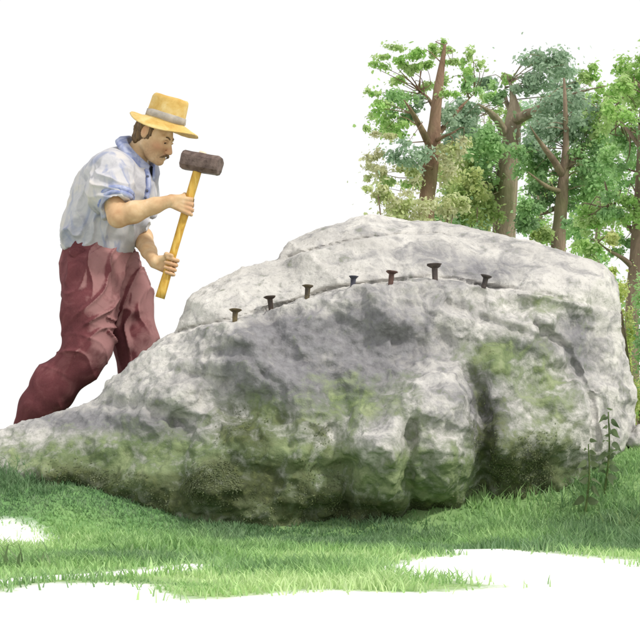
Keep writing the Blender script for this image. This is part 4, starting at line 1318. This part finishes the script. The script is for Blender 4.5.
# ------------------------------------------------------------------ grass
rng = np.random.default_rng(77)
N_ = 260000
gx_ = rng.uniform(-2.9, 2.9, N_); gy_ = -3.9 + 4.6 * rng.random(N_) ** 0.75
ok = rng.random(N_) < np.clip(turf_mask(gx_, gy_, 0.12), 0, 1) ** 1.5
gx_, gy_ = gx_[ok], gy_[ok]
ok = rng.random(len(gx_)) < np.clip(0.7 + 0.8 * fbm(gx_ * 3, gy_ * 3, 0, 3, 210) + 0.25 * smooth(-1.6, -1.0, gy_), 0.25, 1)
gx_, gy_ = gx_[ok], gy_[ok]
gz_ = ground_z(gx_, gy_)
n = len(gx_)
near = smooth(-3.0, -1.0, gy_)
tall = 0.022 + 0.028 * rng.random(n) + 0.035 * near * rng.random(n) ** 2
tall *= np.clip(0.8 + 0.6 * fbm(gx_ * 2.2, gy_ * 2.2, 4, 2, 215), 0.4, 1.6)
ang = rng.uniform(0, 2 * np.pi, n)
lean = rng.normal(size=(n, 2)) * 0.45
wd = rng.uniform(0.0022, 0.0045, n)
base = np.stack([gx_, gy_, gz_ - 0.004], 1)
W = np.stack([np.cos(ang), np.sin(ang), 0 * ang], 1) * wd[:, None]
Lx = np.concatenate([lean, np.ones((n, 1))], 1) * tall[:, None]
mid = base + Lx * np.array([0.35, 0.35, 0.55])
tip = base + Lx * np.array([1.0, 1.0, 0.95])
V = np.stack([base - W, base + W, mid + W * 0.7, mid - W * 0.7, tip + W * 0.1, tip - W * 0.1], 1).reshape(-1, 3)
i = np.arange(n)[:, None] * 6
F = np.concatenate([i + np.array([0, 1, 2, 3]), i + np.array([3, 2, 4, 5])], 1).reshape(-1, 4)
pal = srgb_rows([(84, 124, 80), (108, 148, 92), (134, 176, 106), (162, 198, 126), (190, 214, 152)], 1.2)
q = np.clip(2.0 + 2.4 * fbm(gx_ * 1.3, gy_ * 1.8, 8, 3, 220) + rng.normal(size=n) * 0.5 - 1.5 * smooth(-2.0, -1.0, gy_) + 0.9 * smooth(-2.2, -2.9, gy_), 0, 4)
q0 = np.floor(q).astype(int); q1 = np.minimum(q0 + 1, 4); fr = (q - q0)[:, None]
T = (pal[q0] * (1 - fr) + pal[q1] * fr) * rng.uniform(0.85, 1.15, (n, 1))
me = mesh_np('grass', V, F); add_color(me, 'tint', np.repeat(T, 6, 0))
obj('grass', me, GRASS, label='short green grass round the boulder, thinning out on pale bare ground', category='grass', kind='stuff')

# ------------------------------------------------------------------ plants and stones at the foot
def blade_tuft(name, label, px, py, z, n, hh, cols, seed, spread_=0.05):
    rng = np.random.default_rng(seed)
    gx0, gy0 = G(px, py, z)
    gz0 = float(ground_z(np.array(gx0), np.array(gy0)))
    t = thing(name, label, 'grass tuft', (gx0, gy0, gz0), 'taller grass tufts in the lawn')
    c = srgb_rows(cols, 0.85)
    for k in range(n):
        a_ = rng.uniform(0, 2 * np.pi); h_ = hh * rng.uniform(0.6, 1.1); l_ = rng.uniform(0.2, 0.8) * h_
        p0 = np.array([rng.normal() * spread_, rng.normal() * spread_ * 0.4, -0.005])
        d_ = np.array([math.cos(a_), 0.6 * math.sin(a_), 0]) * l_
        w_ = unit(np.cross(d_ + 1e-6, [0, 0, 1])) * 0.006
        V, F = [], []
        for j, s_ in enumerate(np.linspace(0, 1, 6)):
            p_ = p0 + d_ * s_ ** 1.8 + np.array([0, 0, h_ * (s_ - 0.25 * s_ ** 2.5)])
            ww = w_ * (1 - s_ ** 2) + w_ * 0.05
            V += [p_ - ww, p_ + np.array([0, 0, -0.001]), p_ + ww]
        for j in range(5):
            F += [(3 * j, 3 * j + 1, 3 * j + 4, 3 * j + 3), (3 * j + 1, 3 * j + 2, 3 * j + 5, 3 * j + 4)]
        me = mesh_py('blade', V, F)
        add_color(me, 'tint', np.repeat(c[rng.integers(0, len(c))][None], len(V), 0))
        obj('blade', me, GRASS, t)
blade_tuft('grass_tuft', 'arching dark green grass tuft beside the bare white patch', 22, 566, 0.0, 16, 0.13, [(112, 140, 90), (136, 166, 104)], 51)
blade_tuft('grass_tuft', 'short upright grass tuft below the mossy foot of the tail', 120, 556, 0.0, 18, 0.08, [(96, 140, 80), (120, 160, 92)], 52, 0.16)
blade_tuft('grass_tuft', "leafy grass tuft beneath the boulder's steep end", 628, 520, 0.08, 16, 0.12, [(112, 146, 88), (140, 170, 104)], 53, 0.05)

def weed(name, label, px, py, Y, height_px, leaves, seed, cols, cat='plant'):
    rng = np.random.default_rng(seed)
    b = P(px, py, Y)
    s = (Y + CD) / FPX
    b[2] = float(ground_z(np.array(b[0]), np.array(b[1])))
    t = thing(name, label, cat, tuple(b))
    topp = np.array([0.02, 0.0, P(px, py - height_px, Y)[2] - b[2]])
    c = curve([[0, 0, -0.02], topp * 0.5 + np.array([0.012, -0.01, 0]), topp], 20)
    obj('stem', tube_mesh('stem', c, np.linspace(0.006, 0.003, len(c)), sides=7), two_tone('weed_stem', S(76, 92, 52), S(104, 120, 70), 20), t)
    cc = srgb_rows(cols, 0.8)
    for k in range(leaves):
        f_ = 0.25 + 0.75 * k / (leaves - 1)
        p0 = c[int(f_ * (len(c) - 1))]
        a_ = k * 2.4 + rng.normal() * 0.3
        d_ = np.array([math.cos(a_), 0.55 * math.sin(a_) - 0.2, rng.uniform(-0.3, 1.1)]); d_ = unit(d_)
        L_ = rng.uniform(0.04, 0.062) * (1.15 - 0.4 * f_)
        w_ = unit(np.cross(d_, np.array([0.2, -0.8, 0.5]) + 0.5 * rng.normal(size=3))); nn_ = np.cross(w_, d_)
        V, F = [], []
        for s_ in np.linspace(0, 1, 7):
            ww = L_ * 0.36 * math.sin(math.pi * (0.06 + 0.94 * s_) ** 0.75) + 0.001
            p_ = p0 + d_ * (0.012 + L_ * s_) - np.array([0, 0, 0.03 * s_ * s_])
            V += [p_ - w_ * ww + nn_ * ww * 0.3, p_, p_ + w_ * ww + nn_ * ww * 0.3]
        for j in range(6):
            F += [(3 * j, 3 * j + 1, 3 * j + 4, 3 * j + 3), (3 * j + 1, 3 * j + 2, 3 * j + 5, 3 * j + 4)]
        me = mesh_py('leaf', V, F)
        add_color(me, 'tint', np.repeat(cc[rng.integers(0, len(cc))][None] * rng.uniform(0.85, 1.15), len(V), 0))
        obj('leaf', me, LEAF, t)
weed('leafy_weed', "dark broad-leaved weed growing against the boulder's steep end", 604, 478, -0.50, 66, 24, 61, [(104, 128, 84), (120, 144, 94), (92, 116, 76)])
weed('leafy_weed', 'lower broad-leaved weed in the shaded moss near the crevice', 584, 484, -0.66, 40, 14, 62, [(92, 112, 68), (108, 128, 78), (80, 98, 60)])

# a pale stone beyond the steep end
st = Field(np.array([-0.2, -0.2, -0.2]), np.array([0.2, 0.2, 0.2]), 0.006)
st.ell((0, 0, 0), (0.085, 0.08, 0.06), None, 0.01); st.ell((0.04, 0.02, 0.02), (0.05, 0.06, 0.05), None, 0.03)
V, F = st.surf(); Nn = normals(V, F)
V = V + Nn * (0.02 * fbm(V[:, 0] * 14, V[:, 1] * 14, V[:, 2] * 14, 3, 301))[:, None]
sm = mesh_np('stone', V, F)
add_color(sm, 'patch', np.tile(np.array([[0.0, 0.0, 0.35]]), (len(V), 1)))
o = obj('stone', sm, GRANITE, label="small pale stone in the grass beyond the boulder's steep end", category='stone')
sx_, sy_ = P(640, 0, 0.0)[0], 0.0
o.location = (sx_, sy_, float(ground_z(np.array(sx_), np.array(sy_))) + 0.03)
